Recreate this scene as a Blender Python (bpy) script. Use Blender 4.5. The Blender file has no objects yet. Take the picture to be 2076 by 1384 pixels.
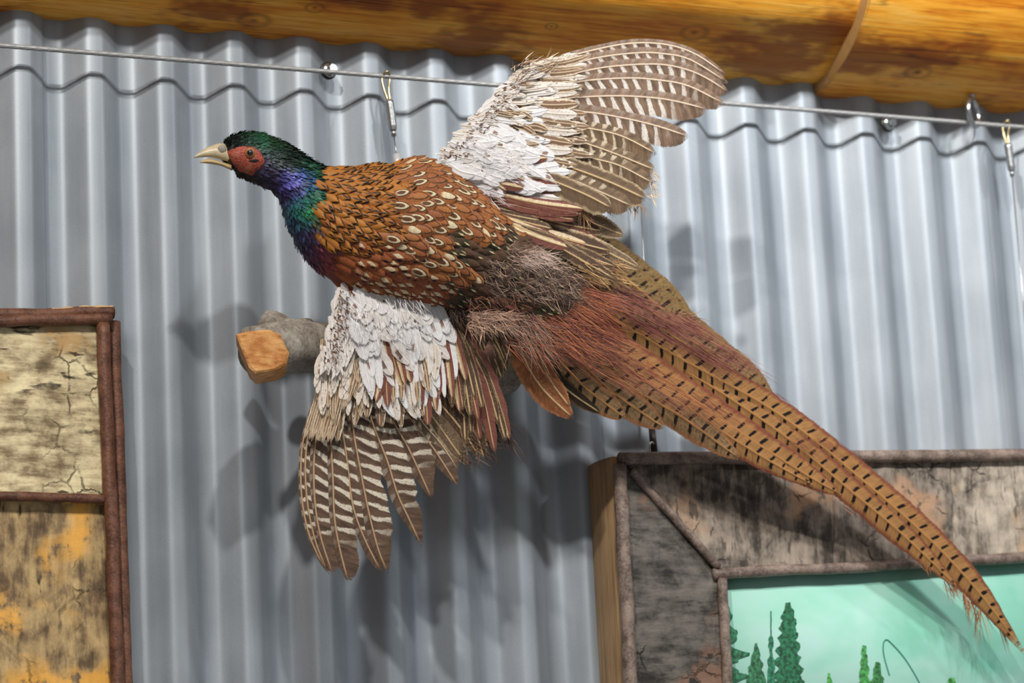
import bpy, math, random
from mathutils import Vector, Matrix, noise as mnoise

# ------------------------------------------------------------------ camera
W, H, F = 2076, 1384, 6000.0
CX, CY = W / 2, H / 2
DIST = 2.83
_x = Vector((13700, 661, 6000)).normalized()
_z = Vector((-1358, -26300, 6000)); _z = (_z - _x * _z.dot(_x)).normalized()
_y = _z.cross(_x)
def c2w(v): return Vector((_x.dot(v), _y.dot(v), _z.dot(v)))
FWD = c2w(Vector((0, 0, 1))); RGT = c2w(Vector((1, 0, 0))); UPV = c2w(Vector((0, -1, 0)))
CAM = -DIST * FWD
VIEW = -FWD                                   # towards the viewer
scn = bpy.context.scene
col = scn.collection
cd = bpy.data.cameras.new('camera'); cam = bpy.data.objects.new('camera', cd); col.objects.link(cam)
m = Matrix((RGT, UPV, -FWD)).transposed().to_4x4(); m.translation = CAM
cam.matrix_world = m
cd.sensor_fit = 'HORIZONTAL'; cd.sensor_width = 36.0; cd.lens = 36.0 * F / W
cd.clip_start = 0.05; cd.clip_end = 60
cd.dof.use_dof = True; cd.dof.focus_distance = 2.63; cd.dof.aperture_fstop = 6.0
scn.camera = cam
scn.view_settings.view_transform = 'Standard'; scn.view_settings.look = 'None'
scn.view_settings.gamma = 1.0; scn.view_settings.use_curve_mapping = False
scn.view_settings.exposure = 0.18

# ------------------------------------------------------------------ light
wd = bpy.data.worlds.new('world'); scn.world = wd; wd.use_nodes = True
bgn = wd.node_tree.nodes['Background']
bgn.inputs[0].default_value = (0.58, 0.60, 0.62, 1); bgn.inputs[1].default_value = 0.40

def spot(name, loc, target, power, size=0.05, angle=60, blend=0.6, color=(1, 1, 1)):
    l = bpy.data.lights.new(name, 'SPOT'); l.energy = power; l.shadow_soft_size = size
    l.spot_size = math.radians(angle); l.spot_blend = blend; l.color = color
    o = bpy.data.objects.new(name, l); col.objects.link(o)
    o.location = loc
    o.rotation_euler = (Vector(target) - Vector(loc)).to_track_quat('-Z', 'Y').to_euler()
    return o
spot('track_lamp', (-1.75, -2.5, 1.85), (0.05, -0.05, 0.0), 190, 0.06, 58, 0.5, (1.0, 0.95, 0.89))
spot('track_lamp', (-0.75, -2.7, 1.75), (0.10, -0.05, 0.0), 165, 0.06, 58, 0.5, (1.0, 0.96, 0.91))
spot('track_lamp', (2.0, -2.1, 1.55), (0.25, -0.05, 0.05), 54, 0.07, 54, 0.6, (0.93, 0.97, 1.0))
spot('track_lamp', (0.25, -2.2, 1.55), (0.32, -0.1, 0.25), 205, 0.09, 27, 1.0, (0.97, 0.98, 1.0))

# ------------------------------------------------------------------ helpers
def P(px, py, d):
    """world point of photo pixel (px,py) at distance d in front of the wall plane"""
    w = c2w(Vector((px - CX, py - CY, F)))
    return CAM + w * ((-d - CAM.y) / w.y)
def proj(p):
    q = p - CAM
    return (CX + F * q.dot(RGT) / q.dot(FWD), CY - F * q.dot(UPV) / q.dot(FWD))
PXM = 2.64 / F                                # metres per pixel at the bird

def lin(c):
    return tuple(((v / 255) / 12.92 if v / 255 <= 0.04045 else ((v / 255 + 0.055) / 1.055) ** 2.4) for v in c)
def rgba(c): return lin(c) + (1.0,)

def link(name, mesh, parent=None, mat=None, smooth=True):
    o = bpy.data.objects.new(name, mesh); col.objects.link(o)
    if parent is not None: o.parent = parent
    if mat is not None:
        if len(mesh.materials) == 0: mesh.materials.append(mat)
    if smooth and len(mesh.polygons): mesh.polygons.foreach_set('use_smooth', [True] * len(mesh.polygons))
    return o
def empty(name, loc):
    # parents stay at the origin of rotation; children are given in world space via matrix_parent_inverse
    o = bpy.data.objects.new(name, None); col.objects.link(o); o.location = loc; o.empty_display_size = 0.05
    return o
def adopt(child, parent):
    child.parent = parent
    child.matrix_parent_inverse = Matrix.Translation(parent.location).inverted() if parent.type == 'EMPTY' else Matrix.Identity(4)
def tag(o, label=None, cat=None, group=None, kind=None):
    if label: o['label'] = label
    if cat: o['category'] = cat
    if group: o['group'] = group
    if kind: o['kind'] = kind
    return o
def mk(name, verts, faces, mat, parent=None, smooth=True, uvs=None):
    me = bpy.data.meshes.new(name); me.from_pydata([tuple(v) for v in verts], [], faces); me.update()
    if mat: me.materials.append(mat)
    o = bpy.data.objects.new(name, me); col.objects.link(o)
    if smooth: me.polygons.foreach_set('use_smooth', [True] * len(me.polygons))
    if parent is not None: adopt(o, parent)
    return o

def cr(pts, n):
    """Catmull-Rom resample of Vectors (or tuples) to n+1 points, even in chord parameter"""
    pts = [Vector(p) for p in pts]
    if len(pts) == 2: return [pts[0].lerp(pts[1], i / n) for i in range(n + 1)]
    L = [0]
    for a, b in zip(pts, pts[1:]): L.append(L[-1] + (b - a).length)
    out = []
    for i in range(n + 1):
        s = L[-1] * i / n; k = 0
        while k < len(pts) - 2 and s > L[k + 1]: k += 1
        t = (s - L[k]) / max(1e-9, L[k + 1] - L[k])
        p1, p2 = pts[k], pts[k + 1]
        p0 = pts[k - 1] if k > 0 else p1 * 2 - p2
        p3 = pts[k + 2] if k + 2 < len(pts) else p2 * 2 - p1
        out.append(0.5 * ((2 * p1) + (p2 - p0) * t + (2 * p0 - 5 * p1 + 4 * p2 - p3) * t * t + (3 * p1 - p0 - 3 * p2 + p3) * t ** 3))
    return out

def tube_data(pts, rad, n=12, lobes=0, lobe_amp=0, twist=0, cap=True, jitter=0, seed=0):
    """swept tube; rad: float or function of t"""
    V, Fc = [], []
    T0 = (pts[1] - pts[0]).normalized()
    A = T0.orthogonal().normalized()
    L = 0
    for i, p in enumerate(pts):
        a = pts[max(0, i - 1)]; b = pts[min(len(pts) - 1, i + 1)]
        T = (b - a).normalized(); A = (A - T * A.dot(T)).normalized(); B = T.cross(A)
        if i: L += (p - pts[i - 1]).length
        t = i / (len(pts) - 1)
        r0 = rad(t) if callable(rad) else rad
        for k in range(n):
            an = 2 * math.pi * k / n
            r = r0 * (1 + (lobe_amp * math.cos(lobes * (an + twist * L)) if lobes else 0))
            q = p + (A * math.cos(an) + B * math.sin(an)) * r
            if jitter: q += (q - p).normalized() * jitter * mnoise.noise(q * 60 + Vector((seed, 0, 0)))
            V.append(q)
    for i in range(len(pts) - 1):
        for k in range(n):
            Fc.append((i * n + k, i * n + (k + 1) % n, (i + 1) * n + (k + 1) % n, (i + 1) * n + k))
    if cap:
        Fc.append(tuple(reversed(range(n)))); Fc.append(tuple((len(pts) - 1) * n + k for k in range(n)))
    return V, Fc
def tube(name, pts, rad, mat, parent=None, **kw):
    V, Fc = tube_data([Vector(p) for p in pts], rad, **kw)
    return mk(name, V, Fc, mat, parent)
def join(*ds):
    V, Fc = [], []
    for v, f in ds:
        b = len(V); V += list(v); Fc += [tuple(i + b for i in q) for q in f]
    return V, Fc

# ------------------------------------------------------------------ node maths
class N:
    def __init__(s, g, sock): s.g, s.s = g, sock
    def _m(s, op, *a, clamp=False):
        n = s.g.nt.nodes.new('ShaderNodeMath'); n.operation = op; n.use_clamp = clamp
        for i, v in enumerate((s,) + a):
            if isinstance(v, N): s.g.nt.links.new(v.s, n.inputs[i])
            else: n.inputs[i].default_value = v
        return N(s.g, n.outputs[0])
    def __add__(s, o): return s._m('ADD', o)
    __radd__ = __add__
    def __sub__(s, o): return s._m('SUBTRACT', o)
    def __rsub__(s, o): return (s * -1.0) + o
    def __mul__(s, o): return s._m('MULTIPLY', o)
    __rmul__ = __mul__
    def __truediv__(s, o): return s._m('DIVIDE', o)
    def abs(s): return s._m('ABSOLUTE')
    def fract(s): return s._m('FRACT')
    def floor(s): return s._m('FLOOR')
    def sin(s): return s._m('SINE')
    def pow(s, e): return s._m('POWER', e)
    def max(s, o): return s._m('MAXIMUM', o)
    def min(s, o): return s._m('MINIMUM', o)
    def clamp(s): return s._m('ADD', 0.0, clamp=True)
    def ss(s, a, b):
        n = s.g.nt.nodes.new('ShaderNodeMapRange'); n.interpolation_type = 'SMOOTHSTEP'
        s.g.nt.links.new(s.s, n.inputs[0])
        for i, v in ((1, a), (2, b)):
            if isinstance(v, N): s.g.nt.links.new(v.s, n.inputs[i])
            else: n.inputs[i].default_value = v
        return N(s.g, n.outputs[0])
class Graph:
    def __init__(s, name):
        s.mat = bpy.data.materials.new(name); s.mat.use_nodes = True; s.nt = s.mat.node_tree
        s.bsdf = s.nt.nodes['Principled BSDF']; s.out = s.nt.nodes['Material Output']
    def new(s, t, **k):
        n = s.nt.nodes.new(t)
        for a, b in k.items(): setattr(n, a, b)
        return n
    def uv(s, name):
        n = s.new('ShaderNodeUVMap', uv_map=name); q = s.new('ShaderNodeSeparateXYZ')
        s.nt.links.new(n.outputs[0], q.inputs[0]); return N(s, q.outputs[0]), N(s, q.outputs[1])
    def pos(s):
        n = s.new('ShaderNodeTexCoord'); q = s.new('ShaderNodeSeparateXYZ')
        s.nt.links.new(n.outputs['Object'], q.inputs[0]); return [N(s, q.outputs[i]) for i in range(3)]
    def rnd(s):
        n = s.new('ShaderNodeObjectInfo'); a = s.new('ShaderNodeAttribute', attribute_name='rnd')
        return (N(s, n.outputs['Random']) + N(s, a.outputs['Fac'])).fract()
    def vec(s, x, y, z):
        n = s.new('ShaderNodeCombineXYZ')
        for i, v in enumerate((x, y, z)):
            if isinstance(v, N): s.nt.links.new(v.s, n.inputs[i])
            else: n.inputs[i].default_value = v
        return n.outputs[0]
    def noise(s, x, y, z, scale=1.0, detail=2.0, rough=0.5, dist=0.0):
        n = s.new('ShaderNodeTexNoise'); s.nt.links.new(s.vec(x, y, z), n.inputs['Vector'])
        n.inputs['Scale'].default_value = scale; n.inputs['Detail'].default_value = detail
        n.inputs['Roughness'].default_value = rough; n.inputs['Distortion'].default_value = dist
        return N(s, n.outputs['Fac'])
    def voro(s, x, y, z, scale=1.0, feature='F1'):
        n = s.new('ShaderNodeTexVoronoi', feature=feature); s.nt.links.new(s.vec(x, y, z), n.inputs['Vector'])
        n.inputs['Scale'].default_value = scale; return N(s, n.outputs['Distance'])
    def col(s, c):
        n = s.new('ShaderNodeRGB'); n.outputs[0].default_value = rgba(c); return n.outputs[0]
    def attr(s, name): return s.new('ShaderNodeAttribute', attribute_name=name).outputs['Color']
    def mix(s, a, b, f, mode='MIX'):
        n = s.new('ShaderNodeMix', data_type='RGBA', blend_type=mode)
        if isinstance(f, N): s.nt.links.new(f.s, n.inputs[0])
        else: n.inputs[0].default_value = f
        for i, v in ((6, a), (7, b)):
            if isinstance(v, tuple): n.inputs[i].default_value = rgba(v)
            else: s.nt.links.new(v, n.inputs[i])
        return n.outputs[2]
    def ramp(s, f, stops):
        n = s.new('ShaderNodeValToRGB'); s.nt.links.new(f.s, n.inputs[0]); e = n.color_ramp.elements
        while len(e) < len(stops): e.new(0.5)
        for k, (p, c) in enumerate(stops): e[k].position = p; e[k].color = rgba(c)
        return n.outputs[0]
    def bump(s, h, strength=0.3, dist=0.001):
        n = s.new('ShaderNodeBump'); n.inputs['Strength'].default_value = strength; n.inputs['Distance'].default_value = dist
        s.nt.links.new(h.s, n.inputs['Height']); s.nt.links.new(n.outputs[0], s.bsdf.inputs['Normal'])
    def done(s, color, rough=0.6, metal=0.0, spec=0.4, alpha=None, coat=0.0, trans=0.0):
        if isinstance(color, tuple): s.bsdf.inputs['Base Color'].default_value = rgba(color)
        else: s.nt.links.new(color, s.bsdf.inputs['Base Color'])
        if isinstance(rough, N): s.nt.links.new(rough.s, s.bsdf.inputs['Roughness'])
        else: s.bsdf.inputs['Roughness'].default_value = rough
        s.bsdf.inputs['Metallic'].default_value = metal; s.bsdf.inputs['Specular IOR Level'].default_value = spec
        s.bsdf.inputs['Coat Weight'].default_value = coat; s.bsdf.inputs['Coat Roughness'].default_value = 0.25
        if alpha is not None: s.nt.links.new(alpha.s, s.bsdf.inputs['Alpha'])
        if trans > 0:
            tb = s.new('ShaderNodeBsdfTranslucent'); ms = s.new('ShaderNodeMixShader')
            if isinstance(color, tuple): tb.inputs[0].default_value = rgba(color)
            else: s.nt.links.new(color, tb.inputs[0])
            if alpha is not None:
                tr = s.new('ShaderNodeBsdfTransparent'); m2 = s.new('ShaderNodeMixShader'); s.nt.links.new(alpha.s, m2.inputs[0])
                s.nt.links.new(tr.outputs[0], m2.inputs[1]); s.nt.links.new(tb.outputs[0], m2.inputs[2]); tb = m2
            ms.inputs[0].default_value = trans
            s.nt.links.new(s.bsdf.outputs[0], ms.inputs[1]); s.nt.links.new(tb.outputs[0], ms.inputs[2]); s.nt.links.new(ms.outputs[0], s.out.inputs[0])
        return s.mat
def plain(name, c, rough=0.5, metal=0.0, spec=0.4, var=0.15, scale=80):
    g = Graph(name); x, y, z = g.pos(); n = g.noise(x, y, z, scale, 3)
    c2 = tuple(max(0, v * (1 - 2 * var)) for v in c)
    g.bump(n, 0.15, 0.001)
    return g.done(g.mix(c2, c, n), rough, metal, spec)

# ------------------------------------------------------------------ materials of the setting
def m_corrugated():
    g = Graph('galvanised_steel'); x, y, z = g.pos()
    n1 = g.noise(x * 1.0, 0.0, z * 0.06, 55, 3); n2 = g.noise(x, y, z, 9, 3); n3 = g.noise(x, y, z, 900, 2)
    f = (n1 * 0.45 + n2 * 0.4 + n3 * 0.15).ss(0.3, 0.7)
    c = g.mix((134, 142, 149), (166, 173, 179), f)
    g.bump(n1 * 0.7 + n3 * 0.3, 0.06, 0.0006)
    return g.done(c, (n2 * 0.14 + 0.42), 0.40, 0.45)
def m_log(name, knots, seed):
    g = Graph(name); u, v = g.uv('wood')
    w = g.noise(u, v, seed, 5, 3); grain = g.noise(u * 0.055 + w * 0.012, v, seed + 3.0, 190, 5, 0.6)
    big = g.noise(u * 0.3, v, seed + 7.0, 16, 4, 0.6); patch = g.noise(u * 0.6, v * 1.3, seed + 11.0, 9, 4, 0.65)
    c = g.ramp(big * 0.55 + grain * 0.45, [(0.34, (138, 68, 8)), (0.43, (206, 120, 24)), (0.52, (238, 164, 48)), (0.68, (248, 196, 96))])
    c = g.mix(c, (132, 56, 6), patch.ss(0.49, 0.60) * 0.75)
    fine = g.noise(u * 0.03, v, seed + 23.0, 520, 3, 0.6)
    c = g.mix(c, (70, 28, 4), fine.ss(0.56, 0.70) * 0.5)
    crack = g.noise(u * 0.035 + w * 0.01, v, seed + 17.0, 60, 2, 0.4)
    c = g.mix(c, (48, 22, 8), (1.0 - ((crack - 0.5).abs()).ss(0.0, 0.012)) * 0.55 * patch.ss(0.4, 0.6))
    for (ku, kv, r) in knots:
        dx = (u - ku) / 1.5; dy = v - kv
        dd = (dx * dx + dy * dy).pow(0.5) + (w - 0.5) * r * 0.5
        ring = 1.0 - ((dd - r).abs()).ss(0.0, r * 0.42)
        core = 1.0 - dd.ss(0.0, r * 0.5)
        c = g.mix(c, (40, 18, 6), (ring * 0.45 + core * 0.8).clamp() * grain.ss(0.25, 0.6))
    g.bump(grain * 0.6 + big * 0.6, 0.35, 0.003)
    return g.done(c, 0.45, 0.0, 0.3, coat=0.08)
def m_endgrain():
    g = Graph('log_end_grain'); x, y, z = g.pos(); n = g.noise(x, y, z, 60, 4)
    return g.done(g.mix((150, 105, 55), (196, 152, 92), n), 0.6)
def m_bark(name, vertical, dark, light, rust, seed, lent=0.0, rustm=0.0):
    g = Graph(name); x, y, z = g.pos()
    sx, sz = (1.0, 0.22) if vertical else (0.22, 1.0)
    a = g.noise(x * sx, y + seed, z * sz, 130, 5, 0.65); b = g.noise(x, y + seed, z, 22, 4, 0.6, 0.6)
    cc = g.noise(x, y + seed + 5.0, z, 55, 4, 0.65); d = g.noise(x, y + seed + 9.0, z, 11, 3, 0.5)
    f = (a * 0.35 + b * 0.4 + cc * 0.25)
    c = g.ramp(f, [(0.33, tuple(v * 0.45 for v in dark)), (0.44, dark), (0.54, light), (0.68, tuple(min(255, v * 1.25) for v in light))])
    c = g.mix(c, rust, d.ss(0.55 - rustm, 0.66 - rustm) * cc.ss(0.38, 0.5) * 0.9)
    sl = g.noise(x * (0.5 if vertical else 0.09), y + seed, z * (0.09 if vertical else 0.5), 260, 2, 0.5)
    c = g.mix(c, tuple(v * 0.25 for v in dark), sl.ss(0.62, 0.68) * b.ss(0.45, 0.6) * (0.9 if lent else 0.6))
    vx = g.voro(x + b * 0.02, y * 0.2, z + cc * 0.02, 34, 'DISTANCE_TO_EDGE')
    ck = (1.0 - vx.ss(0.0, 0.05)) * g.noise(x, y + seed + 2.0, z, 14, 2).ss(0.50, 0.60) * cc.ss(0.40, 0.52)
    c = g.mix(c, (36, 29, 22), ck * 0.7)
    g.bump(f + sl * 0.2 - ck * 0.5, 0.7, 0.004)
    return g.done(c, 0.75, 0, 0.25)
def m_twig(name, c1, c2, seed):
    g = Graph(name); x, y, z = g.pos(); a = g.noise(x, y + seed, z, 70, 4, 0.6); b = g.noise(x, y + seed, z, 420, 2)
    c = g.mix(c1, c2, (a * 0.7 + b * 0.3).ss(0.35, 0.65))
    c = g.mix(c, (60, 32, 24), b.ss(0.68, 0.74) * 0.7)
    g.bump(a + b * 0.4, 0.5, 0.002)
    return g.done(c, 0.5, 0, 0.35)
def m_board():
    g = Graph('weathered_board'); x, y, z = g.pos(); a = g.noise(x, y, z * 0.05, 240, 4, 0.6); b = g.noise(x, y, z * 0.5, 20, 3)
    g.bump(a, 0.3, 0.001)
    return g.done(g.ramp(a * 0.6 + b * 0.4, [(0.3, (104, 80, 54)), (0.5, (156, 126, 90)), (0.7, (182, 154, 116))]), 0.65)
def m_painting():
    g = Graph('painted_sky'); x, y, z = g.pos(); a = g.noise(x, y, z, 9, 3, 0.5, 0.4); b = g.noise(x * 0.4, y, z, 24, 3)
    c = g.ramp(a * 0.6 + b * 0.4, [(0.32, (106, 186, 158)), (0.45, (138, 200, 178)), (0.56, (160, 208, 192)), (0.68, (172, 206, 204))])
    return g.done(c, 0.55, 0, 0.3)
def m_cutwood():
    g = Graph('cut_branch_wood'); x, y, z = g.pos(); a = g.noise(x * 0.25, y, z, 190, 4, 0.6); b = g.noise(x, y, z, 45, 4, 0.6)
    g.bump(a, 0.6, 0.003)
    return g.done(g.ramp(a * 0.5 + b * 0.5, [(0.32, (116, 66, 28)), (0.46, (186, 122, 62)), (0.58, (214, 160, 98)), (0.7, (228, 184, 124))]), 0.5)
def m_branch():
    g = Graph('grey_branch_bark'); x, y, z = g.pos(); a = g.noise(x, y, z, 60, 5, 0.6); b = g.noise(x, y, z, 320, 3)
    g.bump(a + b * 0.5, 0.5, 0.002)
    return g.done(g.ramp(a * 0.6 + b * 0.4, [(0.3, (86, 76, 66)), (0.5, (142, 134, 122)), (0.7, (176, 170, 158))]), 0.8, 0, 0.2)

STEEL = plain('steel', (190, 192, 192), 0.3, 0.9, 0.5, 0.1, 300)
ZINC = plain('zinc_screw', (205, 212, 214), 0.22, 0.95, 0.5, 0.1, 200)
BRASS = plain('pale_brass', (200, 184, 140), 0.3, 0.9, 0.5, 0.1, 200)
DARKST = plain('dark_steel', (92, 86, 80), 0.4, 0.8, 0.5, 0.2, 200)

# ------------------------------------------------------------------ corrugated wall
PITCH = 0.0678; DEPTH = 0.017
X0 = P(176, 240, 0.0).x + 0.004               # a ridge stands here
def prof(x):
    """height of the sheet above the wall plane: ridge = DEPTH, valley = 0, rounded folds"""
    q = ((x - X0) / PITCH) % 1.0
    q = min(q, 1 - q)                          # 0 ridge .. 0.5 valley
    a, b = 0.10, 0.40
    def ssm(t): return t * t * (3 - 2 * t)
    if q < a - 0.03: return DEPTH * (0.62 + 0.38 * (0.5 + 0.5 * math.cos(2 * math.pi * q)))
    if q > b + 0.03: return DEPTH * 0.38 * (0.5 + 0.5 * math.cos(2 * math.pi * q))
    t = (q - (a - 0.03)) / (b - a + 0.06)
    e = 0.22                                   # fold rounding
    if t < e: v = t * t / (2 * e)
    elif t > 1 - e: v = (1 - e) - (1 - t) ** 2 / (2 * e)
    else: v = t - e / 2
    return DEPTH * (0.62 * (1 - v / (1 - e)) + 0.38 * (0.5 + 0.5 * math.cos(2 * math.pi * q)))
MWALL = m_corrugated()
wall = empty('wall_back', (0, 0, 0)); tag(wall, 'grey corrugated metal wall behind the mounted pheasant', 'wall', kind='structure')
def sheet(xa, xb, lift):
    V, Fc = [], []; n = int((xb - xa) / PITCH * 40)
    zs = [-1.3 + 2.0 * k / 24 for k in range(25)]
    for i in range(n + 1):
        x = xa + (xb - xa) * i / n
        for z in zs:
            wob = 0.0007 * mnoise.noise(Vector((x * 6, 0, z * 3)))
            V.append((x, -prof(x) - lift + wob, z))
    k = len(zs)
    for i in range(n):
        for j in range(k - 1): Fc.append((i * k + j, i * k + j + 1, (i + 1) * k + j + 1, (i + 1) * k + j))
    return mk('corrugated_sheet', V, Fc, MWALL, wall)
seam = P(79, 150, 0.002).x
sheet(seam - 0.9, seam + 0.002, 0.0018); sheet(seam - 0.09, seam + 1.22, 0.0); sheet(seam + 1.20, seam + 1.9, 0.0018)

# ------------------------------------------------------------------ log beams
MWL = plain('added_log_wall', (206, 138, 74), 0.5, 0, 0.4, 0.15, 14)  # unseen log wall, added so the steel has something warm to reflect
V, Fc = [], []
for i in range(14):
    z0_ = -1.3 + 0.15 * i
    for k in range(9):
        a_ = math.pi * (k / 8 - 0.5)
        for yy in (0.0, -1.1): V.append((-1.42 + 0.05 * math.cos(a_), yy, z0_ + 0.075 + 0.075 * math.sin(a_)))
    b_ = i * 18
    for k in range(8): Fc.append((b_ + 2 * k, b_ + 2 * k + 1, b_ + 2 * k + 3, b_ + 2 * k + 2))
tag(mk('wall_left_added', V, Fc, MWL), 'added log wall, unseen left of the view, for the metal to reflect', 'wall', kind='structure')
MEND = m_endgrain()
def log(name, xa, xb, zc, R, seed, knots, label, flat=None):
    V, Fc, UV = [], [], []
    nx = int((xb - xa) / 0.012); na = 56
    for i in range(nx + 1):
        x = xa + (xb - xa) * i / nx
        for k in range(na + 1):
            a = math.radians(-200 + 220 * k / na)      # -90 = straight down, -180 = towards the room
            r = R * (1 + 0.012 * mnoise.noise(Vector((x * 3 + seed, math.cos(a) * 2, math.sin(a) * 2))) + 0.004 * mnoise.noise(Vector((x * 22 + seed, math.cos(a) * 9, math.sin(a) * 9))))
            py_, pz_ = math.cos(a) * r, math.sin(a) * r
            if flat is not None:                       # hewn facet along the underside
                fa, fd = flat
                nn = (math.cos(fa), math.sin(fa)); dd = py_ * nn[0] + pz_ * nn[1]
                if dd > R * fd: py_ -= (dd - R * fd) * nn[0]; pz_ -= (dd - R * fd) * nn[1]
            V.append((x, -0.010 + py_, zc + pz_)); UV.append((x, a * R))
    k = na + 1
    for i in range(nx):
        for j in range(na): Fc.append((i * k + j, i * k + j + 1, (i + 1) * k + j + 1, (i + 1) * k + j))
    o = mk(name, V, Fc, m_log(name + '_wood', knots, seed), None)
    lay = o.data.uv_layers.new(name='wood')
    for lp in o.data.loops: lay.data[lp.index].uv = UV[lp.vertex_index]
    base = len(V)
    return tag(o, label, 'beam')
RL, RR = 0.128, 0.147
zl = P(760, 92, 0.012).z + RL
zr = P(1850, 202, 0.012).z + RR - 0.003
xj = P(1652, 190, 0.012).x
def log_uv(px, py, R, zc):
    # where the pixel's ray meets the log
    w = c2w(Vector((px - CX, py - CY, F))).normalized(); o = CAM - Vector((0, -0.010, zc))
    a = w.y ** 2 + w.z ** 2; b = 2 * (o.y * w.y + o.z * w.z); c = o.y ** 2 + o.z ** 2 - R * R
    t = (-b - math.sqrt(max(0, b * b - 4 * a * c))) / (2 * a); p = o + w * t
    an = math.atan2(p.z, p.y)
    return (p.x, an * R)
kl = [log_uv(515, 43, RL, zl) + (0.010,), log_uv(1410, 72, RL, zl) + (0.009,), log_uv(640, 22, RL, zl) + (0.006,), log_uv(1120, 60, RL, zl) + (0.004,)]
kr = [log_uv(1860, 146, RR, zr) + (0.009,), log_uv(1930, 100, RR, zr) + (0.003,)]
logl = log('log_beam', P(-900, 60, 0).x, xj + 0.004, zl, RL, 2.0, kl, 'long orange-brown varnished log running above the bird, left of the joint', (math.radians(-118), 0.965))
logr = log('log_beam', xj, P(2700, 250, 0).x, zr, RR, 31.0, kr, 'thicker orange-brown log butted on at the top right corner')
# end face of the thicker log, as a ring part
V, Fc = [], []
for k in range(57):
    a = math.radians(-200 + 220 * k / 56)
    for r in (RL * 0.9, RR * 0.985, RR * 1.003):
        V.append((xj - (0.0015 if r < RR else -0.002), -0.010 + math.cos(a) * r, zr + math.sin(a) * r))
for k in range(56):
    for j in (0, 1): Fc.append((k * 3 + j, k * 3 + j + 1, k * 3 + j + 4, k * 3 + j + 3))
e = mk('cut_end', V, Fc, MEND, logr)
e['label'] = 'pale sawn end of the thicker log'

# ------------------------------------------------------------------ cable, ring, screws, hangers
DC = DEPTH + 0.022
ca, cb = P(0, 92, DC), P(2076, 258, DC)
ca, cb = ca + (ca - cb) * 0.75, cb + (cb - ca) * 0.6
n = 1100
tag(tube('steel_cable', [ca.lerp(cb, i / n) for i in range(n + 1)], 0.0021, plain('cable_steel', (188, 188, 186), 0.5, 0.45, 0.5, 0.1, 300), n=18, lobes=6, lobe_amp=0.16, twist=95), 'taut twisted steel cable strung along the wall below the logs', 'cable')
def ring_pts(c, r, ax1, ax2, n=28, a0=0, a1=360):
    return [c + (ax1 * math.cos(math.radians(a0 + (a1 - a0) * i / n)) + ax2 * math.sin(math.radians(a0 + (a1 - a0) * i / n))) * r for i in range(n + 1)]
rc = P(1973, 228, DC)
rb = empty('ring_bolt', rc); tag(rb, 'shiny metal ring bolt under the right log, threaded by the cable', 'ring bolt')
rax = Vector((0.80, 0.60, 0)).normalized()
tube('ring', ring_pts(rc, 0.0142, rax, Vector((0, 0, 1)), 32), 0.0030, ZINC, rb, n=12, cap=False)
tube('shank', [rc + Vector((0, 0, 0.0142)), rc + Vector((0, 0, 0.03))], 0.003, ZINC, rb, n=12)
def screw(px, py, label):
    p = P(px, py, DEPTH * 0.92)
    s = empty('hex_screw', p); tag(s, label, 'screw', 'hex-head wall screws')
    nrm = Vector((0.25, -1, 0)).normalized()
    t1 = tube('washer', [p, p + nrm * 0.0035], lambda t: 0.0078 - 0.0012 * t, ZINC, s, n=24)
    tube('seal', [p - nrm * 0.002, p + nrm * 0.0005], 0.0085, DARKST, s, n=24)
    h = tube('hex_head', [p + nrm * 0.003, p + nrm * 0.0085], 0.0046, ZINC, s, n=6)
    h.data.polygons.foreach_set('use_smooth', [False] * len(h.data.polygons))
screw(666, 143, 'hex-head screw on the wall behind the cable, above the pheasant head')
screw(1800, 251, 'shiny hex-head screw just below the cable near the ring bolt')
def hanger(top, b0, b1, end, label, d=None, metal=BRASS, extra=None):
    d = DC if d is None else d
    t, p0, p1, pe = P(*top, d), P(*b0, d + 0.003), P(*b1, d + 0.003), P(*end[:2], end[2])
    h = empty('cable_hanger', t); tag(h, label, 'hanger', 'wire hangers on the cable')
    side = Vector((1, 0, 0))
    loop = [p0 + side * -0.0015, p0.lerp(t, 0.5) - side * 0.004, t - side * 0.0042 - Vector((0, 0, 0.001)), t + Vector((0, -0.004, 0.0042)), t + side * 0.0035 - Vector((0, 0, 0.001)), p0.lerp(t, 0.5) + side * 0.001, p0 + side * 0.001]
    tube('hook', cr(loop, 36), 0.0013, metal, h, n=8)
    tube('barrel', cr([p0, p0.lerp(p1, 0.12), p0.lerp(p1, 0.9), p1], 16), lambda t: 0.0042 if 0.05 < t < 0.93 else 0.0034, STEEL if metal is BRASS else metal, h, n=16)
    pf = p1 + (pe - p1).normalized() * 0.006
    tube('ferrule', [p1, pf], 0.0024, STEEL, h, n=12)
    tube('wire', [pf, pe], 0.0007, STEEL, h, n=8)
    return h
hb = P(806, 333, 0.20)
h1 = hanger((783, 156), (789, 204), (797, 264), (805, 322, DC + 0.012), 'brass-hooked hanger with a short wire down to the pheasant back')
tube('crimp', [P(804, 314, DC + 0.011), P(807, 342, DC + 0.014)], 0.0036, plain('white_crimp', (225, 225, 222), 0.35, 0.3), h1, n=12)
hanger((2040, 254), (2043, 292), (2051, 346), (2100, 905, DC), 'steel hanger with a long thin wire at the right edge beside the ring bolt')
h3 = hanger((1286, 196), (1288, 225), (1292, 270), (1322, 868, DC), 'thin wire hanger holding the painting frame, passing behind the upper wing')
tube('frame_clasp', [P(1321, 862, DC), P(1327, 922, DC)], 0.0034, DARKST, h3, n=12)
tube('clasp_hook', cr([P(1318, 917, DC + 0.004), P(1317, 903, DC + 0.005), P(1321, 896, DC + 0.005), P(1325, 900, DC + 0.004)], 16), 0.0009, STEEL, h3, n=8)

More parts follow.
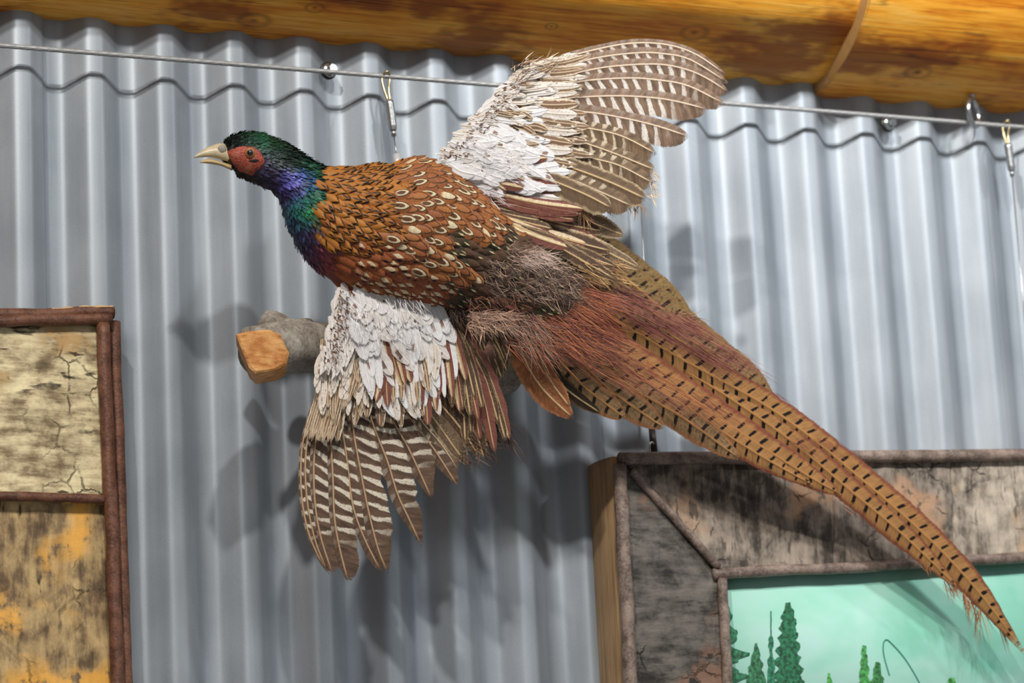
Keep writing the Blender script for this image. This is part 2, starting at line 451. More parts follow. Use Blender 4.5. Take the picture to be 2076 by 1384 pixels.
# ------------------------------------------------------------------ frames
def panel(name, quad, thick, mat, parent, nx=40, ny=40, amp=0.002, seed=0, label=None):
    """bark slab: front grid with relief + closed sides; quad = tl,tr,br,bl"""
    tl, tr, br, bl = quad
    V, Fc = [], []
    nrm = (tr - tl).cross(bl - tl).normalized()
    if nrm.y > 0: nrm = -nrm
    for j in range(ny + 1):
        for i in range(nx + 1):
            p = tl.lerp(tr, i / nx).lerp(bl.lerp(br, i / nx), j / ny)
            q = p * 40 + Vector((seed, seed, 0)); h = mnoise.fractal(q, 0.9, 2.0, 4) * amp
            V.append(p + nrm * h)
    k = nx + 1
    for j in range(ny):
        for i in range(nx): Fc.append((j * k + i, (j + 1) * k + i, (j + 1) * k + i + 1, j * k + i + 1))
    edge = [i for i in range(k)] + [j * k + nx for j in range(1, ny + 1)] + [ny * k + i for i in range(nx - 1, -1, -1)] + [j * k for j in range(ny - 1, 0, -1)]
    b = len(V)
    for e_ in edge: V.append(V[e_] - nrm * thick)
    for a in range(len(edge)):
        c = (a + 1) % len(edge); Fc.append((edge[a], edge[c], b + c, b + a))
    Fc.append(tuple(reversed([b + a for a in range(len(edge))])))
    o = mk(name, V, Fc, mat, parent)
    if label: o['label'] = label
    return o
def stick(name, p0, p1, r, mat, parent, seed, bend=0.002, taper=0.0, n=40, sides=12):
    pts = []
    for i in range(n + 1):
        t = i / n; p = p0.lerp(p1, t)
        p += Vector((mnoise.noise(Vector((seed, t * 5, 0))), 0, mnoise.noise(Vector((t * 5, seed, 4)))) ) * bend
        pts.append(p)
    return tube(name, pts, lambda t: r * (1 - taper * t) * (1 + 0.07 * mnoise.noise(Vector((t * 14, seed, 1)))), mat, parent, n=sides, jitter=0.0006, seed=seed)

# left birch-bark frame
MT1 = m_twig('red_brown_twig', (78, 48, 36), (120, 80, 60), 0.0)
MBY = m_bark('yellow_birch_bark', False, (134, 116, 88), (212, 196, 156), (182, 148, 98), 1.0, 1.0)
MBY2 = m_bark('ochre_birch_bark', True, (112, 92, 68), (178, 152, 108), (232, 172, 78), 6.0, 1.0, 0.07)
fl = empty('birch_bark_frame', P(60, 1000, 0.03)); tag(fl, 'yellow birch-bark panel edged with red-brown twigs at the lower left', 'frame')
d0 = 0.045
panel('bark_strip', [P(-260, 655, d0), P(208, 654, d0), P(220, 1008, d0), P(-260, 996, d0)], 0.012, MBY, fl, 60, 46, 0.0022, 3)
panel('bark_strip', [P(-260, 1002, d0 - 0.004), P(220, 1012, d0 - 0.004), P(243, 1560, d0 - 0.004), P(-260, 1560, d0 - 0.004)], 0.012, MBY2, fl, 60, 60, 0.0015, 8)
panel('backing_board', [P(-260, 640, d0 - 0.016), P(222, 640, d0 - 0.016), P(250, 1560, d0 - 0.016), P(-260, 1560, d0 - 0.016)], 0.012, m_board(), fl, 4, 4, 0.0)
stick('twig', P(-260, 642, d0 + 0.002), P(230, 634, d0 + 0.002), 0.0056, MT1, fl, 1)
stick('twig', P(-260, 655, d0 + 0.006), P(226, 646, d0 + 0.006), 0.0050, MT1, fl, 2)
stick('twig', P(209, 655, d0 + 0.006), P(245, 1560, d0 + 0.006), 0.0060, MT1, fl, 3)
stick('twig', P(232, 652, d0 - 0.004), P(262, 1560, d0 - 0.004), 0.0056, MT1, fl, 4)
stick('twig', P(-260, 997, d0 + 0.005), P(213, 1012, d0 + 0.005), 0.0042, MT1, fl, 5)
MPALE = plain('peeled_wood', (222, 188, 138), 0.6)
stick('peeled_sliver', P(105, 629, d0 + 0.0035), P(229, 622, d0 + 0.0035), 0.0022, MPALE, fl, 6)['label'] = 'pale peeled sliver on the top twig'

# right painting frame
MT2 = m_twig('grey_brown_twig', (86, 72, 64), (142, 124, 112), 3.0)
MBG = m_bark('grey_bark', True, (74, 67, 60), (136, 124, 111), (172, 136, 106), 2.0)
MBG2 = m_bark('dark_grey_bark', False, (52, 49, 45), (98, 93, 86), (128, 98, 80), 4.0)
MBRD = m_board()
fr = empty('painting_frame', P(1700, 1150, 0.03)); tag(fr, 'landscape painting in a grey bark frame under the pheasant tail', 'picture')
d1 = 0.072
# outer side board, seen from its flank
V, Fc = [], []
zt, zb_ = (925, 1560); n = 30
for i in range(n + 1):
    t = i / n
    pf = P(1241 + 26 * t * 1.40, 925 + (1560 - 925) * t, d1 - 0.004)
    for k in range(9):
        u = k / 8
        off = 0.004 * math.sin(math.pi * u)
        V.append(Vector((pf.x - off, pf.y + 0.056 * u, pf.z)))
    V.append(Vector((pf.x + 0.012, pf.y + 0.056, pf.z))); V.append(Vector((pf.x + 0.012, pf.y, pf.z)))
for i in range(n):
    for k in range(11): Fc.append((i * 11 + k, i * 11 + (k + 1) % 11, (i + 1) * 11 + (k + 1) % 11, (i + 1) * 11 + k))
Fc.append(tuple(range(11))[::-1]); Fc.append(tuple(n * 11 + k for k in range(11)))
mk('side_board', V, Fc, MBRD, fr)['label'] = 'tan planed board down the left flank'
panel('backing_board', [P(1262, 935, d1 - 0.014), P(2330, 935, d1 - 0.014), P(2330, 1560, d1 - 0.014), P(1290, 1560, d1 - 0.014)], 0.04, MBRD, fr, 4, 4, 0)
# bark strips: mitred left piece, three along the top
def poly_panel(name, tl, tr, br, bl, mat, seed, amp, thick=0.012, nx=44, ny=44):
    return panel(name, [P(*tl, d1), P(*tr, d1), P(*br, d1), P(*bl, d1)], thick, mat, fr, nx, ny, amp, seed)
poly_panel('bark_strip', (1264, 936), (1458, 1158), (1482, 1560), (1290, 1560), MBG2, 12, 0.0028)
poly_panel('bark_strip', (1266, 934), (1691, 934), (1689, 1150), (1460, 1158), MBG, 15, 0.0022)
poly_panel('bark_strip', (1692, 934), (1929, 932), (1932, 1140), (1690, 1150), MBG, 19, 0.0022)
poly_panel('bark_strip', (1930, 932), (2330, 928), (2330, 1120), (1933, 1140), m_bark('pale_grey_bark', True, (104, 95, 84), (164, 152, 136), (186, 156, 126), 9.0), 23, 0.0018)
stick('twig', P(1256, 930, d1 + 0.004), P(2330, 920, d1 + 0.004), 0.0062, MT2, fr, 21)
stick('twig', P(1256, 942, d1 + 0.004), P(1288, 1560, d1 + 0.004), 0.0066, MT2, fr, 22)
stick('twig', P(1279, 952, d1 + 0.003), P(1456, 1150, d1 + 0.003), 0.0042, MT2, fr, 23)
stick('twig', P(1446, 1164, d1 + 0.002), P(2330, 1116, d1 + 0.002), 0.0054, MT2, fr, 24)
stick('twig', P(1464, 1172, d1 + 0.003), P(1484, 1560, d1 + 0.003), 0.0050, MT2, fr, 25)
dp = d1 - 0.008
canvas = panel('canvas', [P(1455, 1140, dp), P(2330, 1096, dp), P(2330, 1560, dp), P(1475, 1560, dp)], 0.005, m_painting(), fr, 2, 2, 0)
canvas['label'] = 'teal painted sky with spruce trees'
def painted_tree(cx, top, bot, wfun, c, seed, half=False):
    rng = random.Random(seed); V, Fc = [], []
    ys = []; y = top
    while y < bot: ys.append(y); y += 3.0 + rng.random() * 2.5
    ph = rng.random() * 6
    for i, y in enumerate(ys):
        t = (y - top); w = wfun(t) * (0.72 + 0.38 * abs(math.sin(t * 0.13 + ph)) + rng.uniform(-0.12, 0.18))
        w2 = wfun(t) * (0.72 + 0.38 * abs(math.sin(t * 0.13 + ph + 1.1)) + rng.uniform(-0.12, 0.18))
        V += [P(cx - (0 if half else w), y + rng.uniform(-1, 2), dp + 0.0008), P(cx, y, dp + 0.0012), P(cx + w2, y + rng.uniform(-1, 2), dp + 0.0008)]
    for i in range(len(ys) - 1):
        for k in (0, 1): Fc.append((i * 3 + k, i * 3 + 3 + k, i * 3 + 4 + k, i * 3 + 1 + k))
    g = Graph('paint_%d' % seed); x, yv, z = g.pos(); nz = g.noise(x, yv, z, 260, 4, 0.6)
    mat = g.done(g.mix(tuple(v * 0.55 for v in c), tuple(min(255, v * 1.35) for v in c), nz.ss(0.3, 0.7)), 0.6)
    o = mk('painted_tree', V, Fc, mat, canvas); return o
painted_tree(1598, 1221, 1500, lambda t: 5 + min(t, 30) * 0.17 + t * 0.12, (38, 96, 66), 1)
painted_tree(1533, 1303, 1500, lambda t: 2 + t * 0.24, (50, 104, 70), 2)
painted_tree(1563, 1238, 1500, lambda t: 1.3 if t < 50 else (5 if t < 75 else (3 if t < 95 else 7)), (44, 108, 80), 3)
painted_tree(1472, 1228, 1500, lambda t: 6 + abs(math.sin(t * 0.075 + 0.4)) * min(34, t * 0.35), (40, 100, 70), 4, True)
painted_tree(1752, 1308, 1500, lambda t: 4 + t * 0.10, (62, 132, 66), 5)
painted_tree(1779, 1341, 1500, lambda t: 4 + t * 0.20, (52, 112, 62), 6)
painted_tree(1681, 1364, 1500, lambda t: 2 + t * 0.2, (66, 140, 66), 7)
painted_tree(1930, 1374, 1500, lambda t: 4 + t * 0.5, (66, 140, 66), 8)
rod = [(1803, 1368), (1792, 1328), (1791, 1304), (1797, 1296), (1808, 1304), (1832, 1331), (1854, 1365), (1872, 1400), (1900, 1460)]
tube('painted_fishing_rod', cr([P(x, y, dp + 0.0006) for x, y in rod], 60), 0.0006, plain('paint_teal', (70, 158, 138), 0.6), canvas, n=6)

# ------------------------------------------------------------------ branch perch
br = empty('branch_perch', P(560, 700, 0.1)); tag(br, 'short grey branch with an orange sawn end sticking out behind the lower wing', 'branch')
MBR = m_branch(); MCW = m_cutwood()
bpts = cr([P(512, 712, 0.150), P(570, 705, 0.140), P(640, 705, 0.118), P(720, 715, 0.095), P(830, 730, 0.070), P(960, 745, 0.045), P(1030, 752, 0.030)], 36)
bv, bf = tube_data(bpts, lambda t: (0.0225 if t > 0.03 else 0.0215) * (1 + 0.10 * mnoise.noise(Vector((t * 9, 3, 1)))), 24, jitter=0.0025, cap=True)
# slanting saw cut: shear the first rings into a chisel end
ax = (bpts[3] - bpts[0]).normalized()
mk('bark', bv, bf, MBR, br)
stub = cr([P(622, 690, 0.118), P(575, 664, 0.112), P(545, 652, 0.108), P(532, 644, 0.106)], 14)
tube('knot_stub', stub, lambda t: 0.0165 - 0.008 * t + 0.002 * math.sin(t * 9), MBR, br, n=16, jitter=0.003)
# sawn end: front slab facing the viewer and a narrow side face
fa = [(478, 678), (500, 672), (545, 668), (568, 678), (578, 700), (586, 715), (580, 738), (560, 750), (518, 757), (505, 745)]
Vc = [P(x, y, 0.181 - 0.008 * (x - 478) / 110) for x, y in fa]
Vb = [p + Vector((0.014, 0.040, 0.0)) for p in Vc]
inner = [c.lerp(sum(Vc, Vector()) / len(Vc), 0.10) + VIEW * 0.0016 for c in Vc]
nF = len(fa)
fcs = [tuple(range(2 * nF, 3 * nF))[::-1]]
for i in range(nF):
    j = (i + 1) % nF
    fcs.append((i, j, nF + j, nF + i)); fcs.append((2 * nF + i, 2 * nF + j, j, i))
mk('sawn_end', Vc + Vb + inner, fcs, MCW, br, smooth=False)['label'] = 'orange fresh sawn end'

# ================================================================== THE PHEASANT
# ------------------------------------------------------------------ feather materials
def fgraph(name):
    g = Graph(name); un, t = g.uv('n'); um, vm = g.uv('m'); r = g.rnd()
    u = un * 2.0 - 1.0
    g.u, g.t, g.um, g.vm, g.r, g.au = u, t, um, vm, r, u.abs()
    g.s = vm - um.abs() * 0.55                                  # barb coordinate
    g.barb = g.noise(g.s, um * 0.06, r * 9.0, 1500, 2, 0.6)      # fine barbs
    g.bl = g.noise(g.s * 1.0, um * 0.25, r * 31.0, 170, 3, 0.6)  # broken streaks
    g.sp = g.noise(vm, um, r * 17.0, 750, 2, 0.6)                # speckle
    return g
def fdone(g, c, rach=None, rw=0.0010, rough=0.55, fray=0.0, spec=0.25, bump=0.30, trans=0.25, bd=0.25):
    c = g.mix(c, (0, 0, 0), (g.barb.ss(0.62, 0.36)) * bd)
    if rach is not None:
        w = rw * 1.0
        c = g.mix(c, rach, (1.0 - g.um.abs().ss(w * 0.55, w)) * (1.0 - g.t.ss(0.9, 1.0)))
    g.bump(g.barb, bump, 0.0006)
    al = None
    if fray > 0:
        e = g.au.max(g.t.ss(0.80, 1.0))
        al = 1.0 - (e.ss(1.0 - fray, 1.02) * g.noise(g.s, g.um * 0.03, g.r * 5.0, 700, 2).ss(0.40, 0.50))
    return g.done(c, rough, 0.0, spec, alpha=al, trans=trans)
def m_flight(name, brown, cream, rach, period=0.0125, width=0.36, fade=0.74, outer=0.45, fray=0.10, slant=0.35, rw=0.0011):
    g = fgraph(name)
    lo = g.noise(g.vm, g.um, g.r * 13.0, 60, 2)
    ph = (g.vm - g.um.abs() * slant) / period + g.r * 0.7 + lo * 0.55
    q = (ph.fract() - 0.5).abs() * 2.0
    wd = width * (g.au * 0.75 + 0.45) + (g.bl - 0.5) * 0.5 + (g.sp - 0.5) * 0.45
    bar = 1.0 - q.ss(wd - 0.09, wd + 0.09)
    side = g.u.ss(0.02, 0.10) + (1.0 - g.u.ss(-0.5, -0.1)) * outer
    end = 1.0 - (g.t + (lo - 0.5) * 0.2).ss(fade - 0.07, fade + 0.09)
    b2 = g.mix(brown, tuple(v * 0.72 for v in brown), g.bl.ss(0.35, 0.7))
    c = g.mix(b2, cream, (bar * side * end).clamp())
    c = g.mix(c, tuple(v * 0.8 for v in brown), bar * g.sp.ss(0.60, 0.68) * 0.8)
    return fdone(g, c, rach, rw, fray=fray)
def m_streak(name, base, edge, ew=0.45, rach=(210, 180, 140), fray=0.12, spots=0.0, spotc=(110, 74, 50), rw=0.0008):
    """covert: base colour with differently coloured margins / streaks"""
    g = fgraph(name)
    e = (g.au + (g.bl - 0.5) * 0.9 + (g.sp - 0.5) * 0.3).ss(ew - 0.12, ew + 0.14)
    c = g.mix(base, edge, e)
    if spots: c = g.mix(c, spotc, g.noise(g.vm * 0.7, g.um, g.r * 21.0, 260, 2).ss(0.60, 0.66) * spots)
    return fdone(g, c, rach, rw, fray=fray)
def m_white(name, tint, brown, amount, fray=0.22):
    g = fgraph(name)
    n1 = g.noise(g.vm * 0.4, g.um, g.r * 23.0, 120, 2)
    c = g.mix(tint, tuple(v * 0.86 for v in tint), g.bl)
    tipspot = (1.0 - ((g.t - 0.72).abs() + (g.bl - 0.5) * 0.3).ss(0.05, 0.10)) * (1.0 - ((g.u - 0.25 + (g.bl - 0.5) * 0.8).abs()).ss(0.25, 0.45))
    c = g.mix(c, brown, (tipspot * (g.r.ss(1.0 - amount, 1.02 - amount)) * 0.9 + n1.ss(0.62, 0.70) * amount * 0.8).clamp())
    return fdone(g, c, tuple(min(255, v * 1.05) for v in tint), 0.0005, fray=fray, bump=0.15, trans=0.22, bd=0.10)
def m_maroon(name, fray=0.15):
    g = fgraph(name)
    st = (g.u - 0.15 + (g.bl - 0.5) * 0.55)
    stripe = (1.0 - (st - 0.18).abs().ss(0.16, 0.32)) * g.t.ss(0.05, 0.2) * g.r.ss(0.25, 0.32)
    c = g.mix((112, 62, 54), (150, 94, 80), g.bl)
    c = g.mix(c, (236, 216, 176), stripe)
    c = g.mix(c, (196, 160, 104), g.au.ss(0.85, 1.0) * g.bl.ss(0.5, 0.6) * 0.7)
    return fdone(g, c, (206, 176, 128), 0.0007, fray=fray)
def m_tertial(name, base, edge, fray=0.15):
    g = fgraph(name)
    e = (g.au + (g.bl - 0.5) * 0.6).ss(0.62, 0.9); e2 = g.sp.ss(0.55, 0.66) * (1.0 - g.au.ss(0.2, 0.7)) * g.r.ss(0.4, 0.5)
    c = g.mix(g.mix(base, tuple(v * 0.68 for v in base), g.bl), edge, (e * 0.85 + e2 * 0.6).clamp())
    return fdone(g, c, (214, 184, 136), 0.0009, fray=fray)
def m_tail(name, gold, rim, bar_c, period=0.0150, fray=0.10, vermic=0.0, barlen=0.55, rw=0.0010):
    g = fgraph(name)
    lo = g.noise(g.vm, g.um, g.r * 13.0, 30, 2)
    ph = (g.vm - g.um.abs() * 0.30) / period + g.r + (g.sp - 0.5) * 0.14 + (lo - 0.5) * 0.7 + g.u.ss(-0.05, 0.05) * 0.22
    q = (ph.fract() - 0.5).abs() * 2.0
    wdt = 0.21 + (g.bl - 0.5) * 0.30
    bar = (1.0 - q.ss(wdt - 0.05, wdt + 0.05)) * g.au.ss(0.06, 0.12) * (1.0 - (g.au + (g.sp - 0.5) * 0.3).ss(barlen - 0.05, barlen + 0.08))
    barweak = (1.0 - q.ss(0.08, 0.26)) * (1.0 - g.au.ss(0.80, 0.95)) * 0.45
    c = g.mix(gold, tuple(v * 0.74 for v in gold), g.bl)
    if vermic: c = g.mix(c, tuple(v * 0.4 for v in gold), g.noise(g.vm, g.um * 0.6, g.r * 7.0, 420, 3).ss(0.54, 0.62) * vermic)
    c = g.mix(c, rim, (g.au + (g.bl - 0.5) * 0.45).ss(0.58, 0.90) * 0.9)
    c = g.mix(c, (120, 62, 34), barweak)
    c = g.mix(c, bar_c, bar)
    return fdone(g, c, (196, 142, 84), rw, fray=fray)
def m_mantle():
    g = fgraph('mantle_feather')
    c = g.mix((214, 146, 68), (172, 100, 44), (g.r * 0.7 + g.bl * 0.6 - 0.15).clamp())
    edge = (g.au.pow(2.0) * 0.62 + g.t.ss(0.40, 1.0) * 0.62 + (g.bl - 0.5) * 0.30).ss(0.48, 0.70) * g.t.ss(0.3, 0.5)
    c = g.mix(c, (34, 24, 20), edge)
    mid = (1.0 - (g.au * 1.5 + (g.t - 0.74).abs() * 1.3 + (g.bl - 0.5) * 0.3).ss(0.26, 0.40)) * g.r.ss(0.32, 0.34)
    c = g.mix(c, (26, 30, 27), mid)
    return fdone(g, c, None, fray=0.15, rough=0.5)
def m_scap():
    g = fgraph('scapular_feather')
    c = g.mix((200, 130, 72), (160, 98, 66), (g.r * 0.6 + g.bl * 0.5).clamp())
    dy = (g.t - 0.60) * 1.9
    has = (g.r * 7.31).fract().ss(0.42, 0.44)
    rr = (g.au * g.au * 1.7 + dy * dy).pow(0.5) + (g.sp - 0.5) * 0.12 + (g.bl - 0.5) * 0.12
    back = (g.t).ss(0.36, 0.52)
    ring = (1.0 - (rr - 0.42).abs().ss(0.08, 0.13)) * back
    c = g.mix(c, (78, 58, 44), (1.0 - rr.ss(0.28, 0.36)) * g.r.ss(0.3, 0.34) * 0.8 * has)
    c = g.mix(c, (40, 38, 34), (1.0 - (rr - 0.60).abs().ss(0.03, 0.13)) * back * 0.85)
    c = g.mix(c, (244, 226, 184), (ring + (1.0 - rr.ss(0.28, 0.40)) * (1.0 - g.r.ss(0.3, 0.34)) * back).clamp() * has)
    return fdone(g, c, None, fray=0.12)
def m_breast():
    g = fgraph('breast_feather')
    c = g.mix((188, 112, 68), (150, 82, 52), (g.r * 0.6 + g.bl * 0.5).clamp())
    has = (g.r * 5.77).fract()
    blob = (1.0 - ((g.u - 0.25).abs() * 1.3 + (g.t - 0.62).abs() * 1.5 + (g.bl - 0.5) * 0.6 + (g.u - 0.25) * (g.t - 0.6) * 2.0).ss(0.30, 0.44)) * has.ss(0.30, 0.32)
    dk = (1.0 - ((g.u + 0.3).abs() * 1.4 + (g.t - 0.74).abs() * 1.8 + (g.bl - 0.5) * 0.4).ss(0.26, 0.38)) * (has.ss(0.25, 0.27))
    c = g.mix(c, (48, 32, 38), dk); c = g.mix(c, (244, 226, 184), blob)
    c = g.mix(c, (84, 44, 32), g.t.ss(0.86, 0.98) * 0.6)
    return fdone(g, c, None, fray=0.16)
def m_back():
    g = fgraph('lower_back_feather')
    c = g.mix((118, 84, 64), (66, 58, 46), g.bl * 0.6 + g.r * 0.4)
    c = g.mix(c, (34, 58, 40), g.t.ss(0.5, 0.75) * g.r.ss(0.3, 0.6) * 0.7)
    tip = (1.0 - (g.au * 1.2 + (0.86 - g.t).abs() * 1.5 + (g.bl - 0.5) * 0.3).ss(0.24, 0.36)) * g.r.ss(0.45, 0.47)
    c = g.mix(c, (244, 212, 156), tip)
    return fdone(g, c, None, fray=0.25)
def m_attr(name, rough=0.5, spec=0.4, sheen=0.0, noise=True):
    g = Graph(name); c = g.attr('col'); x, y, z = g.pos(); n = g.noise(x, y, z, 700, 2)
    c2 = g.mix(c, (0, 0, 0), n.ss(0.5, 0.8) * 0.35) if noise else c
    g.bump(n, 0.3, 0.0008)
    return g.done(c2, rough, 0.0, spec)

FM = {
 'prim_u': m_flight('primary_feather_upper_lit', (158, 130, 108), (250, 242, 230), (232, 208, 182), 0.0122, 0.52, 0.80, 0.12, rw=0.0007),  # stronger light on the raised wing is put into this paler brown and cream
 'prim_l': m_flight('primary_feather_lower', (122, 96, 78), (240, 228, 206), (206, 172, 134), 0.0118, 0.46, 0.76, 0.30, rw=0.0008),
 'sec': m_flight('secondary_feather', (146, 120, 94), (236, 220, 190), (226, 202, 166), 0.0105, 0.40, 0.72, 0.8, 0.16, rw=0.0007),
 'sec_plain': m_tertial('plain_secondary', (142, 116, 90), (206, 184, 148)),
 'gcov': m_streak('greater_covert', (130, 102, 80), (230, 214, 190), 0.66, (204, 178, 142), 0.2, 0.95, (242, 232, 214)),
 'pcov': m_streak('primary_covert', (134, 104, 80), (232, 214, 188), 0.62, (214, 190, 156)),
 'pcov_pale': m_streak('pale_covert', (226, 214, 202), (244, 236, 226), 0.5, (240, 228, 212), spots=0.8, spotc=(132, 102, 82)),
 'white': m_white('white_covert', (250, 247, 246), (140, 104, 84), 0.22),
 'lesser': m_white('lesser_covert', (244, 237, 230), (104, 74, 58), 0.6, 0.12),
 'maroon': m_maroon('maroon_covert'),
 'tert': m_tertial('tertial', (106, 80, 62), (186, 158, 118), 0.25),
 'tail': m_tail('tail_feather', (206, 150, 92), (138, 76, 60), (30, 24, 22)),
 'tail_o': m_tail('olive_tail_feather', (174, 142, 92), (142, 114, 72), (48, 38, 28), vermic=0.7, barlen=0.6),
 'tail_s': m_tail('side_tail_feather', (184, 146, 102), (178, 120, 78), (44, 34, 26), 0.016, vermic=0.45, barlen=0.6),
 'rust': m_tertial('rust_feather', (178, 112, 70), (198, 136, 90), 0.2),
 'darkside': m_tertial('dark_side_feather', (70, 56, 38), (120, 92, 58), 0.2),
 'mantle': m_mantle(), 'scap': m_scap(), 'breast': m_breast(), 'back': m_back(),
}
HAIR = m_attr('plume_barbs', 0.6, 0.25, noise=False)
NECK = m_attr('neck_plumage', 0.48, 0.35)

# ------------------------------------------------------------------ feather geometry
def pf_flight(t): return min(1, 0.35 + 0.65 * min(1, t / 0.22)) * (1 if t < 0.80 else max(0.0, 1 - ((t - 0.80) / 0.20) ** 2.2) ** 0.6)
def pf_covert(t): return min(1, 0.45 + 0.55 * min(1, t / 0.35)) * (1 if t < 0.62 else max(0.0, 1 - ((t - 0.62) / 0.38) ** 2.2) ** 0.55)
def pf_point(t): return min(1, 0.5 + 0.5 * min(1, t / 0.25)) * (1 if t < 0.35 else max(0.02, 1 - ((t - 0.35) / 0.65) ** 1.5))
def pf_tail(t): return min(1, 0.6 + 0.4 * min(1, t / 0.2)) * (1 if t < 0.80 else max(0.06, 1 - ((t - 0.80) / 0.20) ** 1.3 * 0.94))
def pf_worn(t): return min(1, 0.5 + 0.5 * min(1, t / 0.22)) * (1 if t < 0.70 else max(0.02, 1 - ((t - 0.70) / 0.30) ** 1.7 * 0.97))
def pf_side(t): return min(1, 0.6 + 0.4 * min(1, t / 0.25)) * (1 if t < 0.70 else max(0.03, 1 - ((t - 0.70) / 0.30) ** 1.9) ** 0.7)
US = [-1, -0.66, -0.33, -0.06, 0, 0.06, 0.33, 0.66, 1]
def feather_data(pts, wi, wo, Nv, side, prof_, nseg, camber, ragged, rng, rr=0.0006, sweep=0.30, roll=0.0, curl=0.0):
    sp = cr(pts, nseg); V, Fc, UN, UM = [], [], [], []
    L = 0; k = len(US); notch = {-1: 0.0, 1: 0.0}
    for i, p in enumerate(sp):
        t = i / nseg
        T = (sp[min(nseg, i + 1)] - sp[max(0, i - 1)]).normalized()
        B = T.cross(Nv).normalized() * side; Nn = (Nv - T * Nv.dot(T)).normalized()
        if roll: B, Nn = B * math.cos(roll) - Nn * math.sin(roll), Nn * math.cos(roll) + B * math.sin(roll)
        if i: L += (p - sp[i - 1]).length
        f = prof_(t)
        for s_ in (-1, 1):
            if rng.random() < 0.12: notch[s_] = rng.random() * ragged
            else: notch[s_] *= 0.35
        for u in US:
            w = (wi if u > 0 else wo) * f
            sg = 1 if u > 0 else -1
            e = abs(u)
            x = w * e * (1 - (notch[sg] + ragged * 0.35 * rng.random()) * (1 if e == 1 else (0.25 if e > 0.5 else 0)))
            q = p + B * (sg * x) - Nn * (camber * w * u * u) + T * (x * sweep * (1 - t))
            if u == 0: q += Nn * rr
            if curl: q += Nn * (curl * t * t)
            V.append(q); UN.append(((u + 1) / 2, t)); UM.append((sg * x if u else 0.0, L + 0.0))
    for i in range(nseg):
        for j in range(k - 1):
            Fc.append((i * k + j, i * k + j + 1, (i + 1) * k + j + 1, (i + 1) * k + j))
    return V, Fc, UN, UM
def feather_obj(name, data, mat, parent):
    V, Fc, UN, UM = data
    o = mk(name, V, Fc, mat, None)
    me = o.data
    a = me.uv_layers.new(name='n'); b = me.uv_layers.new(name='m')
    vi = [0] * len(me.loops); me.loops.foreach_get('vertex_index', vi)
    a.data.foreach_set('uv', [c for i in vi for c in UN[i]]); b.data.foreach_set('uv', [c for i in vi for c in UM[i]])
    o.parent = parent
    o.matrix_parent_inverse = PHINV
    return o

PHLOC = P(820, 480, 0.15)
PHINV = Matrix.Translation(PHLOC).inverted()
ph = empty('pheasant', PHLOC)
tag(ph, 'mounted ring-less cock pheasant in flight with spread wings and long barred tail', 'bird')
ph['label'] = 'mounted cock pheasant in flight, wings spread and long barred tail trailing'

# ------------------------------------------------------------------ body loft
#       px    py   wTop wBot depth(mm) d
ST = [(451, 318,   9,   9,  4.5, .186), (462, 316,  25,  25, 11, .186), (482, 312,  40,  40, 15, .186), (512, 316,  48,  47, 17.5, .186),
      (546, 329,  49,  48, 19, .185), (578, 346,  47,  46, 20, .184), (608, 372,  54,  52, 24, .182), (642, 405,  80,  80, 34, .180),
      (690, 440, 114, 112, 44, .178), (750, 465, 132, 128, 52, .176), (820, 485, 160, 126, 55, .174), (900, 512, 140, 112, 52, .172),
      (980, 548, 106, 106, 44, .168), (1060, 590, 96, 100, 36, .163), (1140, 632, 84,  72, 27, .154), (1220, 675, 48, 48, 16, .146),
      (1290, 712, 30, 30, 8, .138), (1330, 735, 10, 10, 4, .132)]
NS = len(ST) - 1
SC = [P(a[0], a[1], a[5]) for a in ST]
def lerp_st(s):
    k = min(NS - 1, max(0, int(s))); t = s - k
    def c(v0, v1, v2, v3): return 0.5 * ((2 * v1) + (v2 - v0) * t + (2 * v0 - 5 * v1 + 4 * v2 - v3) * t * t + (3 * v1 - v0 - 3 * v2 + v3) * t ** 3)
    i0, i1, i2, i3 = max(0, k - 1), k, k + 1, min(NS, k + 2)
    pos = c(SC[i0], SC[i1], SC[i2], SC[i3])
    return pos, [max(1.0, c(ST[i0][j], ST[i1][j], ST[i2][j], ST[i3][j])) for j in (2, 3, 4)]
def body(s, th):
    s = min(NS - 1e-4, max(0, s))
    p, (wt, wb, dp_) = lerp_st(s)
    a, _ = lerp_st(max(0, s - 0.3)); b, _ = lerp_st(min(NS - 1e-4, s + 0.3))
    T = (b - a).normalized(); Nn = (VIEW - T * VIEW.dot(T)).normalized(); B = T.cross(Nn)
    if B.z < 0: B = -B
    c, s_ = math.cos(th), math.sin(th)
    return p + B * ((wt if c > 0 else wb) * PXM * c) + Nn * (dp_ * 0.001 * s_), T
def body_frame(s, th):
    p, T = body(s, th)
    dt = body(s, th + 0.02)[0] - body(s, th - 0.02)[0]; ds = body(s + 0.05, th)[0] - body(s - 0.05, th)[0]
    n = ds.cross(dt).normalized()
    c, _ = lerp_st(min(NS - 1e-4, max(0, s)))
    if n.dot(p - c) < 0: n = -n
    return p, (ds - n * ds.dot(n)).normalized(), n
